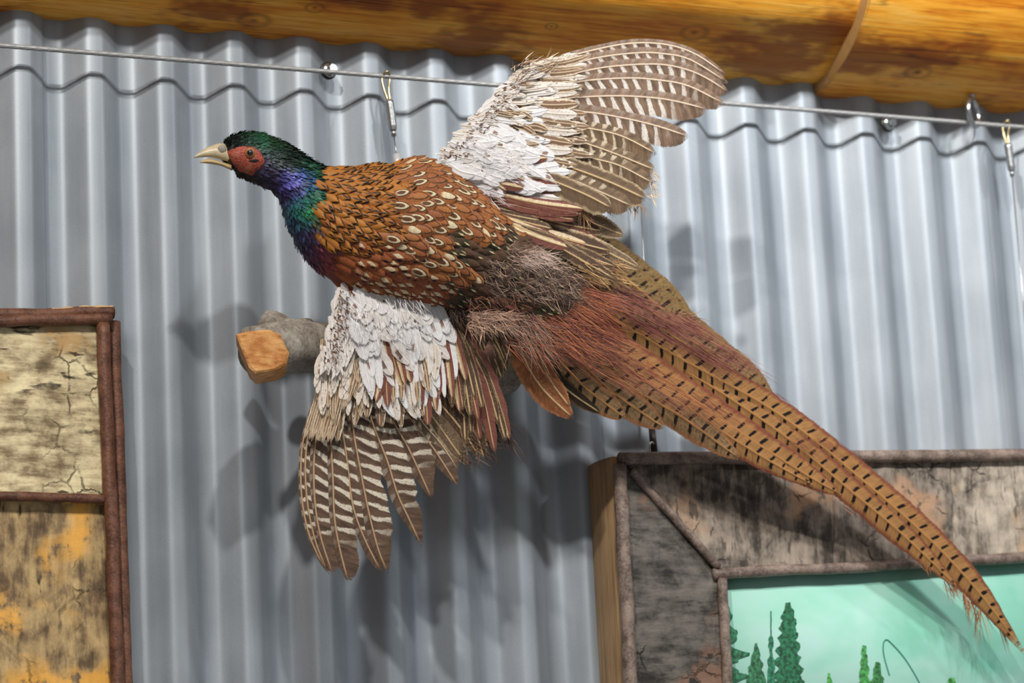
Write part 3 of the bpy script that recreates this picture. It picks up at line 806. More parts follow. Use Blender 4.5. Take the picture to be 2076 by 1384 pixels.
# plumage colour field of the skin under the feathers (photo anchors)
ANCH = [(455, 300, (20, 26, 22)), (470, 280, (16, 24, 20)), (500, 275, (30, 62, 44)), (530, 272, (34, 84, 58)), (560, 285, (30, 60, 40)), (590, 305, (28, 44, 36)), (575, 325, (24, 40, 34)),
        (600, 322, (26, 48, 36)), (620, 335, (34, 74, 52)), (650, 345, (22, 50, 40)), (655, 365, (20, 30, 24)), (640, 350, (40, 92, 60)),
        (470, 340, (24, 24, 22)), (495, 357, (30, 26, 26)), (520, 368, (38, 34, 44)), (540, 350, (54, 46, 72)), (545, 370, (44, 40, 64)), (565, 370, (66, 58, 118)), (575, 360, (88, 82, 170)),
        (595, 365, (92, 88, 180)), (600, 385, (58, 56, 120)), (610, 350, (62, 86, 150)), (625, 365, (50, 90, 140)), (580, 385, (50, 44, 84)), (600, 400, (38, 80, 96)), (620, 400, (36, 110, 96)),
        (640, 395, (30, 90, 66)), (605, 425, (36, 104, 90)), (625, 430, (40, 120, 70)), (650, 420, (46, 80, 44)), (595, 445, (34, 60, 84)), (615, 450, (40, 82, 92)), (640, 445, (60, 60, 40)),
        (605, 475, (38, 46, 78)), (630, 475, (52, 44, 76)), (625, 505, (60, 40, 74)), (650, 510, (96, 44, 70)), (640, 535, (84, 42, 66)), (665, 530, (126, 56, 60)), (660, 480, (120, 64, 40)), (670, 560, (120, 56, 44)),
        (700, 400, (170, 92, 32)), (750, 450, (168, 88, 32)), (700, 550, (140, 66, 34)), (800, 560, (138, 62, 34)), (860, 600, (140, 60, 30)), (850, 450, (150, 78, 40)), (900, 350, (150, 80, 46)), (950, 400, (132, 72, 54)),
        (1000, 450, (104, 66, 60)), (950, 520, (78, 58, 42)), (1000, 560, (64, 52, 40)), (950, 620, (70, 44, 32)), (1050, 530, (90, 70, 60)), (1060, 620, (112, 78, 62)), (1100, 580, (88, 66, 56)), (1120, 660, (120, 66, 46)), (1200, 660, (130, 62, 40)), (1300, 720, (140, 78, 50))]
def field(px, py):
    W_ = 0; c = [0, 0, 0]
    for ax_, ay, cc in ANCH:
        w = 1 / ((px - ax_) ** 2 + (py - ay) ** 2 + 40) ** 2
        W_ += w
        for k in range(3): c[k] += cc[k] * w
    return tuple(v / W_ for v in c)
def set_col(me, cols):
    ca_ = me.color_attributes.new('col', 'FLOAT_COLOR', 'POINT')
    ca_.data.foreach_set('color', [v for c in cols for v in (lin(c) + (1.0,))])
V, Fc, Cc = [], [], []
ns, nt = 90, 44
for i in range(ns + 1):
    for k in range(nt):
        p, _ = body(NS * i / ns, 2 * math.pi * k / nt); V.append(p); Cc.append(field(*proj(p)))
for i in range(ns):
    for k in range(nt): Fc.append((i * nt + k, i * nt + (k + 1) % nt, (i + 1) * nt + (k + 1) % nt, (i + 1) * nt + k))
Fc.append(tuple(reversed(range(nt)))); Fc.append(tuple(ns * nt + k for k in range(nt)))
bod = mk('body', V, Fc, NECK, None); bod.parent = ph; bod.matrix_parent_inverse = PHINV
set_col(bod.data, Cc)
def kid(o, parent):
    o.parent = parent; o.matrix_parent_inverse = Matrix.Identity(4) if parent is not ph else PHINV
    return o
# children of body/wing/tail meshes: those meshes sit at the world origin inside ph, so identity is right for them
def fchild(name, data, mat, parent):
    o = feather_obj(name, data, mat, parent)
    if parent is not ph: o.matrix_parent_inverse = Matrix.Identity(4)
    return o

# ------------------------------------------------------------------ barbs / plumes
def blades(name, items, parent, mat=HAIR, segs=3, label=None):
    """items: (root, dir, normal, length, width, colour, droop)"""
    V, Fc, Cc = [], [], []
    for (p, d, n_, L, w, c, droop) in items:
        d = d.normalized(); sd = d.cross(n_).normalized(); b = len(V)
        for i in range(segs + 1):
            t = i / segs; q = p + d * (L * t) + droop * (t * t)
            ww = w * (0.75 + 0.25 * min(1, t * 3)) * (1 - t ** 2.2) * 0.5
            V += [q - sd * ww, q + sd * ww + n_ * (w * 0.15)]; Cc += [c, c]
        for i in range(segs): Fc.append((b + 2 * i, b + 2 * i + 1, b + 2 * i + 3, b + 2 * i + 2))
    o = mk(name, V, Fc, mat, None); set_col(o.data, Cc); kid(o, parent); o['kind'] = 'stuff'
    if label: o['label'] = label
    return o
def jit(c, r, a=0.18):
    k = 1 + r.uniform(-a, a); return tuple(min(255, max(0, v * k)) for v in c)

# ------------------------------------------------------------------ head: beak, wattle, eye
rng = random.Random(5)
MBK = plain('horn_beak', (214, 196, 158), 0.35, 0, 0.5, 0.12, 150)
MBK2 = plain('horn_beak_lower', (196, 168, 116), 0.4, 0, 0.5, 0.12, 150)
def beak(name, up, lo, d, halfdepth, mat):
    """closed horn shape lofted between an upper and a lower outline"""
    n = 16; k = 12
    U = cr([P(x, y, d) for x, y in up], n); L_ = cr([P(x, y, d) for x, y in lo], n)
    V, Fc = [], []
    for i in range(n + 1):
        c = (U[i] + L_[i]) / 2; h = (U[i] - L_[i]) / 2
        for j in range(k):
            a = 2 * math.pi * j / k
            V.append(c + h * math.cos(a) + VIEW * (halfdepth * (1 - (i / n) ** 1.6 * 0.9) * math.sin(a)))
    for i in range(n):
        for j in range(k): Fc.append((i * k + j, i * k + (j + 1) % k, (i + 1) * k + (j + 1) % k, (i + 1) * k + j))
    Fc.append(tuple(reversed(range(k)))); Fc.append(tuple(n * k + j for j in range(k)))
    return kid(mk(name, V, Fc, mat, None), bod)
beak('upper_mandible', [(470, 296), (448, 290), (424, 297), (403, 309), (392, 318)], [(472, 334), (452, 325), (430, 319), (408, 319), (393, 320)], 0.187, 0.0085, MBK)
beak('lower_mandible', [(470, 334), (450, 328), (430, 322), (414, 323), (405, 328)], [(470, 346), (450, 337), (432, 333), (415, 331), (405, 330)], 0.187, 0.0068, MBK2)
OBT = []
def on_body(px, py):
    """point of the bird's visible surface seen at a pixel (search over the loft)"""
    if not OBT:
        for i in range(160):
            s_ = 0.2 + i * 0.09
            if s_ > NS: break
            for k in range(1, 30):
                OBT.append(proj(body(s_, math.pi * k / 30)[0]) + (s_, math.pi * k / 30))
    t_ = min(OBT, key=lambda q: (q[0] - px) ** 2 + (q[1] - py) ** 2)
    best = ((t_[0] - px) ** 2 + (t_[1] - py) ** 2, t_[2], t_[3])
    _, s, th = best
    for step in (0.03, 0.008):
        imp = True
        while imp:
            imp = False
            for a, b in ((step, 0), (-step, 0), (0, step), (0, -step)):
                p, _ = body(s + a, th + b); x, y = proj(p); e_ = (x - px) ** 2 + (y - py) ** 2
                if e_ < best[0] - 1e-9: best = (e_, s + a, th + b); s += a; th += b; imp = True; break
    return s, th
def patch(name, poly, lift, mat, parent, jag=0.0):
    cxp = sum(x for x, y in poly) / len(poly); cyp = sum(y for x, y in poly) / len(poly)
    V, Fc = [], []; n = len(poly) * 3
    out = cr([Vector((x, y, 0)) for x, y in poly + poly[:1]], n)[:-1]
    rings = [0.0, 0.35, 0.7, 0.92, 1.0]
    for f in rings:
        for q in out:
            x, y = cxp + (q.x - cxp) * f, cyp + (q.y - cyp) * f
            s, th = on_body(x, y); p, T, nn = body_frame(s, th)
            h = lift * (1 - f ** 4) + 0.0003 + (mnoise.noise(Vector((x * 0.25, y * 0.25, 0))) * jag if f < 1 else 0)
            V.append(p + nn * h)
    for r in range(len(rings) - 1):
        for i in range(n):
            j = (i + 1) % n; Fc.append((r * n + i, r * n + j, (r + 1) * n + j, (r + 1) * n + i))
    return kid(mk(name, V, Fc, mat, None), parent)
g = Graph('red_wattle'); x_, y_, z_ = g.pos(); nz = g.noise(x_, y_, z_, 900, 2); n2 = g.noise(x_, y_, z_, 160, 3)
g.bump(nz, 0.9, 0.0012)
MWAT = g.done(g.mix(g.mix((116, 44, 32), (190, 90, 70), nz.ss(0.3, 0.7)), (160, 104, 76), n2.ss(0.52, 0.66) * 0.7), 0.5, 0, 0.4)
patch('wattle', [(460, 308), (478, 299), (500, 296), (518, 300), (530, 313), (536, 326), (529, 340), (519, 346), (511, 356), (498, 350), (485, 347), (474, 334)], 0.0022, MWAT, bod, 0.0005)['label'] = 'red face wattle'
patch('eye_stripe', [(499, 325), (508, 321), (520, 320), (529, 325), (520, 329), (508, 330)], 0.0026, plain('black_down', (22, 18, 16), 0.7), bod)
es, et = on_body(506, 310); ep, eT, en = body_frame(es, et)
def ball(c, r, n_, flatten, mat, name, parent, seg=20):
    A = n_.orthogonal().normalized(); B = n_.cross(A); V, Fc = [], []
    for i in range(9):
        f = math.pi / 2 * i / 8
        for k in range(seg):
            a = 2 * math.pi * k / seg; V.append(c + (A * math.cos(a) + B * math.sin(a)) * (r * math.cos(f)) + n_ * (r * flatten * math.sin(f)))
    for i in range(8):
        for k in range(seg): Fc.append((i * seg + k, i * seg + (k + 1) % seg, (i + 1) * seg + (k + 1) % seg, (i + 1) * seg + k))
    return kid(mk(name, V, Fc, mat, None), parent)
eye = ball(ep + en * 0.0022, 0.0045, en, 0.5, plain('eye_rim', (176, 120, 70), 0.35), 'eye', bod)
kid(ball(ep + en * 0.0032, 0.0031, en, 0.62, plain('eye_iris', (96, 56, 28), 0.15, 0, 0.6), 'iris', eye), eye)
ball(ep + en * 0.0040, 0.0024, en, 0.6, plain('eye_pupil', (12, 10, 10), 0.08, 0, 0.8, 0), 'pupil', eye)

ball(P(452, 303, 0.187) + VIEW * 0.0072, 0.0038, (VIEW + RGT * 0.25).normalized(), 0.55, plain('nostril_flap', (176, 164, 150), 0.6), 'nostril_flap', bod)
# small feathers of head and neck
items = []
wat = [(460, 308), (478, 299), (500, 296), (518, 300), (530, 313), (536, 326), (529, 340), (519, 346), (511, 356), (498, 350), (485, 347), (474, 334)]
def inpoly(x, y, poly):
    c = False; j = len(poly) - 1
    for i in range(len(poly)):
        if (poly[i][1] > y) != (poly[j][1] > y) and x < (poly[j][0] - poly[i][0]) * (y - poly[i][1]) / (poly[j][1] - poly[i][1]) + poly[i][0]: c = not c
        j = i
    return c
for k in range(5200):
    s = rng.uniform(0.5, 8.2); th = rng.uniform(-0.5, math.pi + 0.5)
    if s > 6.6 and th < 1.9 and rng.random() < (s - 6.4) * 1.4: continue
    p, T, nn = body_frame(s, th); x, y = proj(p)
    if inpoly(x, y, wat) and math.sin(th) > 0: continue
    if x < 470 and 300 < y < 345: continue
    if x > 655 + (rng.random() - 0.5) * 24 and y < 520: continue
    L = rng.uniform(9, 15) * PXM * (0.8 if s < 4 else 1.15)
    items.append((p - nn * 0.0006, T + nn * 0.22 + Vector((rng.uniform(-.25, .25), rng.uniform(-.25, .25), rng.uniform(-.25, .25))), nn, L, L * 0.55, jit(field(x + rng.uniform(-5, 5), y + rng.uniform(-5, 5)), rng, 0.35), Vector()))
blades('neck_plumage', items, bod, NECK, 3, 'glossy green, blue and purple head and neck feathers')

# ------------------------------------------------------------------ contour feathers of the body
def unit_feather(seed, ragged=0.10, wr=0.62, pfn=pf_covert):
    r = random.Random(seed)
    sp = [Vector((t, 0, 0.10 * t - 0.16 * t * t)) for t in (0, .25, .5, .75, 1)]
    V, Fc, UN, UM = [], [], [], []; nseg = 7; us = [-1, -0.5, 0, 0.5, 1]
    for i in range(nseg + 1):
        t = i / nseg; f = pfn(t) * wr * 0.5 if t < 1 else 0.02
        for u in us:
            x = f * u * (1 - (ragged * r.random() if abs(u) == 1 else 0))
            V.append(Vector((t - (0 if t < 1 else abs(u) * 0.02), x, 0.07 * math.sin(t * 2.6) - 0.5 * f * u * u)))
            UN.append(((u + 1) / 2, t)); UM.append((x * 0.018, t * 0.018))
    for i in range(nseg):
        for j in range(4): Fc.append((i * 5 + j, i * 5 + j + 1, (i + 1) * 5 + j + 1, (i + 1) * 5 + j))
    return V, Fc, UN, UM
def uvmesh(name, data, mat, rnd=None):
    V, Fc, UN, UM = data
    me = bpy.data.meshes.new(name); me.from_pydata([tuple(v) for v in V], [], Fc); me.update(); me.materials.append(mat)
    me.polygons.foreach_set('use_smooth', [True] * len(me.polygons))
    a = me.uv_layers.new(name='n'); b = me.uv_layers.new(name='m')
    vi = [0] * len(me.loops); me.loops.foreach_get('vertex_index', vi)
    a.data.foreach_set('uv', [c for i in vi for c in UN[i]]); b.data.foreach_set('uv', [c for i in vi for c in UM[i]])
    if rnd is not None:
        at = me.attributes.new('rnd', 'FLOAT', 'POINT'); at.data.foreach_set('value', rnd)
    return me
def pf_ogive(t): return min(1, 0.5 + 0.5 * min(1, t / 0.3)) * (1 if t < 0.48 else max(0.0, 1 - ((t - 0.48) / 0.52) ** 1.7))
KINDS = {'mantle': (42, 0.56, pf_ogive), 'scap': (58, 0.58, pf_covert), 'breast': (46, 0.62, pf_covert), 'back': (44, 0.70, pf_ogive)}
UF = {k: [unit_feather(10 * i + j, 0.2, KINDS[k][1], KINDS[k][2]) for j in range(3)] for i, k in enumerate(KINDS)}
UMESH = {k: [uvmesh(k + '_feather', d, FM[k]) for d in v] for k, v in UF.items()}
TYPES = [(690, 350, 'mantle'), (740, 350, 'mantle'), (800, 365, 'mantle'), (690, 400, 'mantle'), (740, 410, 'mantle'), (780, 400, 'mantle'), (680, 450, 'mantle'), (730, 460, 'mantle'), (770, 440, 'mantle'), (700, 490, 'mantle'), (750, 495, 'mantle'), (790, 470, 'mantle'), (680, 500, 'mantle'),
         (830, 345, 'scap'), (870, 340, 'scap'), (900, 350, 'scap'), (840, 390, 'scap'), (880, 400, 'scap'), (920, 390, 'scap'), (830, 430, 'scap'), (870, 440, 'scap'), (920, 440, 'scap'), (960, 430, 'scap'), (980, 460, 'scap'), (820, 480, 'scap'), (860, 490, 'scap'), (850, 520, 'scap'), (910, 530, 'scap'), (935, 555, 'scap'), (880, 480, 'scap'),
         (700, 525, 'breast'), (740, 530, 'breast'), (790, 530, 'breast'), (700, 560, 'breast'), (750, 570, 'breast'), (800, 570, 'breast'), (850, 570, 'breast'), (880, 590, 'breast'), (820, 600, 'breast'),
         (930, 490, 'back'), (980, 500, 'back'), (1030, 500, 'back'), (960, 540, 'back'), (1010, 550, 'back'), (1060, 540, 'back'), (960, 590, 'back'), (1010, 600, 'back'), (1050, 590, 'back'), (930, 610, 'back'), (1080, 600, 'back')]
def ftype(px, py):
    return min(TYPES, key=lambda a: (a[0] - px) ** 2 + (a[1] - py) ** 2)[2]
cand = []
s = 6.5; row = 0
rng = random.Random(77)
while s < 13.9:
    p0, _ = lerp_st(s); p1, _ = lerp_st(s + 0.1); pxper = (p1 - p0).length / PXM / 0.1
    x0, y0 = proj(body(s, math.pi / 2)[0])
    per = []
    th = -0.75 + (0.5 * 0.15 if row % 2 else 0)
    while th < math.pi + 0.75:
        p, T, nn = body_frame(s + rng.uniform(-.03, .03), th); x, y = proj(p); k = ftype(x + rng.gauss(0, 11), y + rng.gauss(0, 9))
        L = KINDS[k][0] * rng.uniform(0.85, 1.15)
        ok = True
        if x < 650 + 8 * math.sin(y * .1) or (x < 690 and y > 505): ok = False
        if ok: cand.append((k, L, p, T, nn, x, y, math.sin(th)))
        gap = KINDS[k][0] * (0.40 if k != 'mantle' else 0.36) * rng.uniform(0.85, 1.15)
        dth = gap * PXM / max(0.004, (body(s, th + 0.05)[0] - body(s, th - 0.05)[0]).length / 0.1)
        th += min(0.5, dth)
    step = 15 if s < 9 else 18
    s += step / pxper; row += 1
def fmat(L, p, T, nn, r):
    lift = r.uniform(0.10, 0.20); T2 = (T + nn * lift + T.cross(nn) * r.uniform(-.16, .16)).normalized()
    n2 = (nn - T2 * nn.dot(T2)).normalized(); B = n2.cross(T2)
    M = Matrix((T2, B, n2)).transposed().to_4x4() @ Matrix.Scale(L * PXM, 4)
    M.translation = p - nn * 0.0006 - T * (L * PXM * 0.5)
    return M
vis = [c for c in cand if c[7] > 0.10]
vis.sort(key=lambda c: -c[1] * max(0.2, c[7]))
big = set(id(c) for c in vis[:285])
rest = {}
for c in cand:
    k, L, p, T, nn, x, y, v = c; M = fmat(L, p, T, nn, rng)
    if id(c) in big:
        o = bpy.data.objects.new(k + '_feather', UMESH[k][rng.randrange(3)]); col.objects.link(o)
        o.parent = bod; o.matrix_local = M
    else: rest.setdefault(k, []).append(M)
for k, Ms in rest.items():
    V, Fc, UN, UM_, R_ = [], [], [], [], []
    for M in Ms:
        d = UF[k][rng.randrange(3)]; b = len(V); V += [M @ v for v in d[0]]; Fc += [tuple(i + b for i in q) for q in d[1]]
        UN += d[2]; UM_ += d[3]; R_ += [rng.random()] * len(d[0])
    o = bpy.data.objects.new(k + '_plumage', uvmesh(k + '_plumage', (V, Fc, UN, UM_), FM[k], R_)); col.objects.link(o); kid(o, bod); o['kind'] = 'stuff'

# ------------------------------------------------------------------ wings
def slab(name, poly, dfun, thick, colr, parent):
    """tapered wing arm under the coverts"""
    cxp = sum(x for x, y in poly) / len(poly); cyp = sum(y for x, y in poly) / len(poly)
    n = len(poly) * 4; out = cr([Vector((x, y, 0)) for x, y in poly + poly[:1]], n)[:-1]
    V, Fc = [], []; rings = [0, 0.4, 0.75, 0.95, 1.0]
    for sgn in (1, -1):
        for f in rings:
            for q in out:
                x, y = cxp + (q.x - cxp) * f, cyp + (q.y - cyp) * f
                V.append(P(x, y, dfun(x, y) + sgn * thick * (1 - f ** 3)))
    R_ = len(rings)
    for b in (0, R_):
        for r in range(R_ - 1):
            for i in range(n):
                j = (i + 1) % n; q = ((b + r) * n + i, (b + r) * n + j, (b + r + 1) * n + j, (b + r + 1) * n + i); Fc.append(q if b == 0 else q[::-1])
    o = mk(name, V, Fc, HAIR, None); set_col(o.data, [colr] * len(V)); kid(o, parent); return o
NV = (Vector((0, -1, 0)) * 0.6 + VIEW * 0.6).normalized()
def wing_feather(w, pts, d0, d1_, wi, wo, mat, side, idx=0, prof_=pf_flight, nseg=30, ragged=0.10, camber=0.10, roll=0.10, name='flight_feather', curl=0.0):
    n = len(pts); pp = [P(x, y, d0 + (d1_ - d0) * i / (n - 1)) for i, (x, y) in enumerate(pts)]
    return fchild(name, feather_data(pp, wi * PXM, wo * PXM, NV, side, prof_, nseg, camber, ragged, rng, roll=roll, curl=curl), FM[mat], w)
def row(w, bases, tips, n, d0, d1_, wi, mats, side, bend=0.0, jit_=4, prof_=pf_covert, nseg=12, wo=None, ragged=0.2, name='covert_feather', dstep=0.0006, roll=0.10):
    bb = cr([Vector((x, y, 0)) for x, y in bases], 60); tt = cr([Vector((x, y, 0)) for x, y in tips], 60)
    for i in range(n):
        f = (i + 0.5) / n; k = min(59, int(f * 60)); fr_ = f * 60 - k
        a = bb[k].lerp(bb[k + 1], fr_); b = tt[k].lerp(tt[k + 1], fr_)
        b = b + Vector((rng.uniform(-jit_, jit_), rng.uniform(-jit_, jit_), 0)); a = a + Vector((rng.uniform(-jit_, jit_) * .5, rng.uniform(-jit_, jit_) * .5, 0))
        b = b.lerp(a, rng.uniform(-0.10, 0.22)) if jit_ > 9 else b
        dv = b - a; nrm2 = Vector((-dv.y, dv.x, 0)) * bend; m_ = a.lerp(b, 0.5) + nrm2
        mt = mats[i % len(mats)] if isinstance(mats, list) else mats
        ww = wi * rng.uniform(0.85, 1.15)
        wing_feather(w, [(a.x, a.y), (m_.x, m_.y), (b.x, b.y)], d0 + dstep * i * 0.5 + rng.uniform(0, .0006), d1_ + dstep * i + rng.uniform(0, 0.0008), ww, ww if wo is None else wo, mt, side, prof_=prof_, nseg=nseg, ragged=ragged, camber=0.09, roll=roll * rng.uniform(.6, 1.4), name=name)

# ---- upper wing (rachises run to the right; inner vane below)
wu_poly = [(892, 312), (925, 285), (965, 240), (1012, 190), (1060, 142), (1105, 122), (1150, 150), (1150, 210), (1140, 290), (1130, 350), (1080, 395), (1010, 420), (970, 400), (930, 350)]
def du(x, y): return 0.168 + 0.022 * max(0, min(1, (x - 900) / 400))
wu = slab('wing', wu_poly, du, 0.006, (205, 186, 166), ph); wu['label'] = 'raised far wing, pale and barred, reaching up to the log'
UP = [  # spine points, inner width, outer width, material
 ([(1070, 142), (1092, 132), (1183, 106), (1274, 88), (1350, 90), (1411, 110), (1474, 153)], 34, 9, 'prim_u'),
 ([(1070, 152), (1100, 147), (1200, 119), (1290, 107), (1347, 109), (1400, 121), (1477, 168)], 34, 12, 'prim_u'),
 ([(1075, 172), (1171, 147), (1244, 134), (1335, 130), (1396, 142), (1441, 163), (1480, 190)], 36, 13, 'prim_u'),
 ([(1075, 195), (1117, 181), (1183, 164), (1274, 158), (1335, 162), (1396, 174), (1472, 212)], 40, 14, 'prim_u'),
 ([(1075, 212), (1141, 200), (1244, 194), (1335, 199), (1400, 212), (1436, 223)], 40, 16, 'prim_u'),
 ([(1075, 228), (1123, 224), (1199, 228), (1274, 241), (1335, 256), (1398, 277)], 42, 16, 'prim_u'),
 ([(1075, 250), (1111, 250), (1183, 258), (1259, 275), (1332, 312)], 40, 16, 'sec'),
 ([(1070, 268), (1110, 270), (1168, 284), (1244, 310), (1330, 345)], 40, 18, 'sec'),
 ([(1070, 290), (1120, 300), (1190, 318), (1255, 335), (1326, 372)], 40, 18, 'sec'),
 ([(1070, 312), (1130, 330), (1183, 348), (1244, 372), (1312, 404)], 38, 22, 'sec_plain'),
 ([(1070, 330), (1123, 350), (1170, 368), (1225, 392), (1282, 418)], 36, 20, 'sec'),
 ([(1060, 345), (1110, 362), (1160, 382), (1200, 400), (1240, 422)], 34, 20, 'sec_plain'),
]
for i, (pts, wi, wo, mt) in enumerate(UP):
    wing_feather(wu, pts, 0.182 + 0.0011 * i, 0.196 + 0.0009 * i, wi, wo, mt, 1, ragged=0.10 if mt == 'prim_u' else 0.28)
D = 0.196
def scatter(w, poly, n, ang, L, wd, mats, dfn, lift=0.004, side=1, jit_a=0.18, prof_=pf_side, nseg=9, ragged=0.25, name='covert_feather', tl=0.0016):
    """coverts strewn over an area, upstream ones lying over downstream ones"""
    xs = [p[0] for p in poly]; ys = [p[1] for p in poly]; pts = []; tries = 0; md = 0.62 * math.sqrt((max(xs) - min(xs)) * (max(ys) - min(ys)) / n)
    while len(pts) < n and tries < n * 60:
        tries += 1; x, y = rng.uniform(min(xs), max(xs)), rng.uniform(min(ys), max(ys))
        if not inpoly(x, y, poly): continue
        if any((x - a) ** 2 + (y - b) ** 2 < md * md for a, b in pts):
            if tries % 40 == 0: md *= 0.93
            continue
        pts.append((x, y))
    a0 = ang(sum(xs) / len(xs), sum(ys) / len(ys)); cx_, sx_ = math.cos(a0), math.sin(a0)
    pr = [x * cx_ + y * sx_ for x, y in pts]; lo_, hi_ = min(pr), max(pr) + 1e-6
    for (x, y), q in zip(pts, pr):
        a_ = ang(x, y) + rng.gauss(0, jit_a); l = L * rng.uniform(0.75, 1.25); k = rng.uniform(-0.10, 0.10) * l
        up = lift * (1 - (q - lo_) / (hi_ - lo_))
        p0 = (x - math.cos(a_) * l * 0.35, y - math.sin(a_) * l * 0.35); p2 = (x + math.cos(a_) * l * 0.65, y + math.sin(a_) * l * 0.65)
        pm = ((p0[0] + p2[0]) / 2 - math.sin(a_) * k, (p0[1] + p2[1]) / 2 + math.cos(a_) * k)
        dd = dfn(x, y) + up
        ww = wd * rng.uniform(0.8, 1.2)
        wing_feather(w, [p0, pm, p2], dd, dd + tl + rng.uniform(0, .0010) * (tl / 0.0016), ww, ww, rng.choice(mats), side, prof_=prof_, nseg=nseg, ragged=ragged, camber=0.05, roll=rng.uniform(-.06, .06), name=name)
# long streaked primary and greater coverts
row(wu, [(1010, 190), (1045, 152), (1085, 128)], [(1165, 215), (1185, 155), (1196, 110)], 15, D - .008, D + .002, 9, ['pcov_pale', 'pcov', 'pcov'], -1, 0.05, 8, pf_side)
row(wu, [(1030, 305), (1040, 262), (1060, 205)], [(1190, 345), (1195, 280), (1185, 215)], 14, D - .006, D + .002, 12, ['gcov', 'pcov', 'gcov', 'pcov_pale'], -1, 0.03, 12, pf_side)
row(wu, [(1000, 385), (985, 350), (975, 330)], [(1190, 425), (1205, 395), (1140, 352)], 9, D - .006, D - .001, 14, ['maroon', 'maroon', 'white'], -1, 0.03, 10, pf_side, ragged=0.3)
row(wu, [(985, 400), (975, 380)], [(1165, 446), (1185, 425)], 6, D - .004, D + .001, 12, 'maroon', -1, 0.03, 8, pf_side, ragged=0.3)
au = lambda x, y: -0.30 + 0.0042 * (y - 130)
scatter(wu, [(1000, 230), (1060, 145), (1110, 122), (1150, 125), (1135, 170), (1110, 215), (1040, 250)], 34, au, 62, 5.5, ['pcov_pale', 'pcov', 'pcov_pale', 'lesser'], lambda x, y: D - 0.002, 0.006, -1, 0.10)
scatter(wu, [(975, 300), (1000, 235), (1110, 215), (1120, 280), (1110, 330)], 30, au, 58, 8.5, ['pcov_pale', 'white', 'pcov', 'white'], lambda x, y: D - 0.001, 0.005, -1, 0.14)
scatter(wu, [(930, 345), (960, 295), (1060, 290), (1100, 340), (1060, 385), (975, 385)], 30, lambda x, y: 0.30, 74, 13, ['white', 'white', 'white', 'white', 'maroon'], lambda x, y: D, 0.006, -1, 0.22)
scatter(wu, [(905, 325), (940, 285), (985, 250), (1040, 270), (1060, 320), (980, 365), (935, 350)], 34, lambda x, y: 0.22, 62, 13, ['white', 'white', 'white', 'lesser'], lambda x, y: D + 0.004, 0.006, -1, 0.25)
scatter(wu, [(893, 318), (925, 282), (965, 236), (1012, 186), (1055, 142), (1075, 140), (1030, 200), (985, 262), (940, 310), (915, 340)], 80, lambda x, y: 0.1 if y > 240 else -0.35, 42, 7.5, ['lesser', 'lesser', 'lesser', 'pcov_pale'], lambda x, y: D + 0.003, 0.004, -1, 0.16, nseg=8, prof_=pf_point, tl=0.0006, ragged=0.4)

# tertials and scapulars trailing from the upper wing over the rump
row(wu, [(985, 405), (1010, 440)], [(1215, 470), (1245, 540)], 6, .186, .184, 22, ['tert', 'maroon', 'tert'], -1, 0.03, 10, pf_side, 18, ragged=0.3, name='tertial_feather')
wing_feather(wu, [(1060, 430), (1130, 436), (1195, 450), (1268, 478)], .178, .182, 26, 24, 'sec_plain', -1, prof_=pf_side, nseg=18, name='tertial_feather')
wing_feather(wu, [(1050, 425), (1110, 450), (1190, 490), (1300, 545)], .181, .180, 20, 20, 'sec_plain', -1, prof_=pf_side, nseg=18, name='tertial_feather')
wing_feather(wu, [(1020, 440), (1080, 470), (1150, 510), (1255, 570)], .190, .188, 20, 18, 'tert', -1, prof_=pf_side, nseg=18, ragged=0.3, name='tertial_feather')
row(wu, [(975, 412), (1000, 430), (1040, 460)], [(1090, 440), (1120, 475), (1160, 510)], 9, .190, .194, 13, ['maroon', 'tert'], -1, 0.02, 8, ragged=0.3)

# ---- lower wing (rachises run down; inner vane to the right)
wl_poly = [(692, 580), (672, 660), (656, 730), (650, 775), (690, 790), (760, 790), (830, 775), (885, 740), (910, 690), (905, 645), (870, 608), (780, 602)]
def dl(x, y): return 0.166 - 0.014 * max(0, min(1, (y - 580) / 350))
wl = slab('wing', wl_poly, dl, 0.006, (196, 176, 154), ph); wl['label'] = 'near wing hanging down, white shoulder and barred brown quills'
LP = [
 ([(640, 800), (625, 850), (613, 905), (610, 950), (612, 1009), (624, 1074), (645, 1126), (667, 1164)], 20, 5, 'prim_l'),
 ([(645, 800), (630, 850), (622, 900), (619, 957), (625, 1030), (640, 1098), (664, 1158)], 24, 7, 'prim_l'),
 ([(655, 800), (645, 850), (639, 900), (636, 957), (639, 1022), (650, 1087), (675, 1166)], 40, 9, 'prim_l'),
 ([(668, 800), (668, 850), (671, 900), (675, 970), (678, 1048), (689, 1113), (707, 1182)], 40, 10, 'prim_l'),
 ([(680, 795), (690, 850), (698, 895), (705, 944), (715, 1022), (737, 1087), (773, 1160)], 38, 13, 'prim_l'),
 ([(695, 790), (712, 850), (720, 895), (729, 944), (747, 1035), (767, 1113), (787, 1162)], 46, 16, 'prim_l'),
 ([(700, 730), (735, 800), (762, 875), (786, 936), (806, 1001), (830, 1053), (855, 1107)], 46, 18, 'prim_l'),
 ([(722, 730), (768, 805), (805, 868), (828, 908), (851, 957), (876, 1012)], 46, 20, 'prim_l'),
 ([(748, 730), (800, 805), (845, 866), (880, 910), (930, 988)], 40, 20, 'prim_l'),
 ([(780, 740), (825, 805), (860, 860), (895, 900), (930, 955)], 34, 18, 'sec'),
 ([(825, 775), (865, 830), (890, 862), (920, 905), (950, 945)], 32, 18, 'sec_plain'),
 ([(850, 760), (890, 815), (920, 850), (950, 890), (972, 930)], 32, 18, 'tert'),
 ([(870, 745), (910, 800), (940, 842), (966, 882), (983, 934)], 26, 16, 'tert'),
]
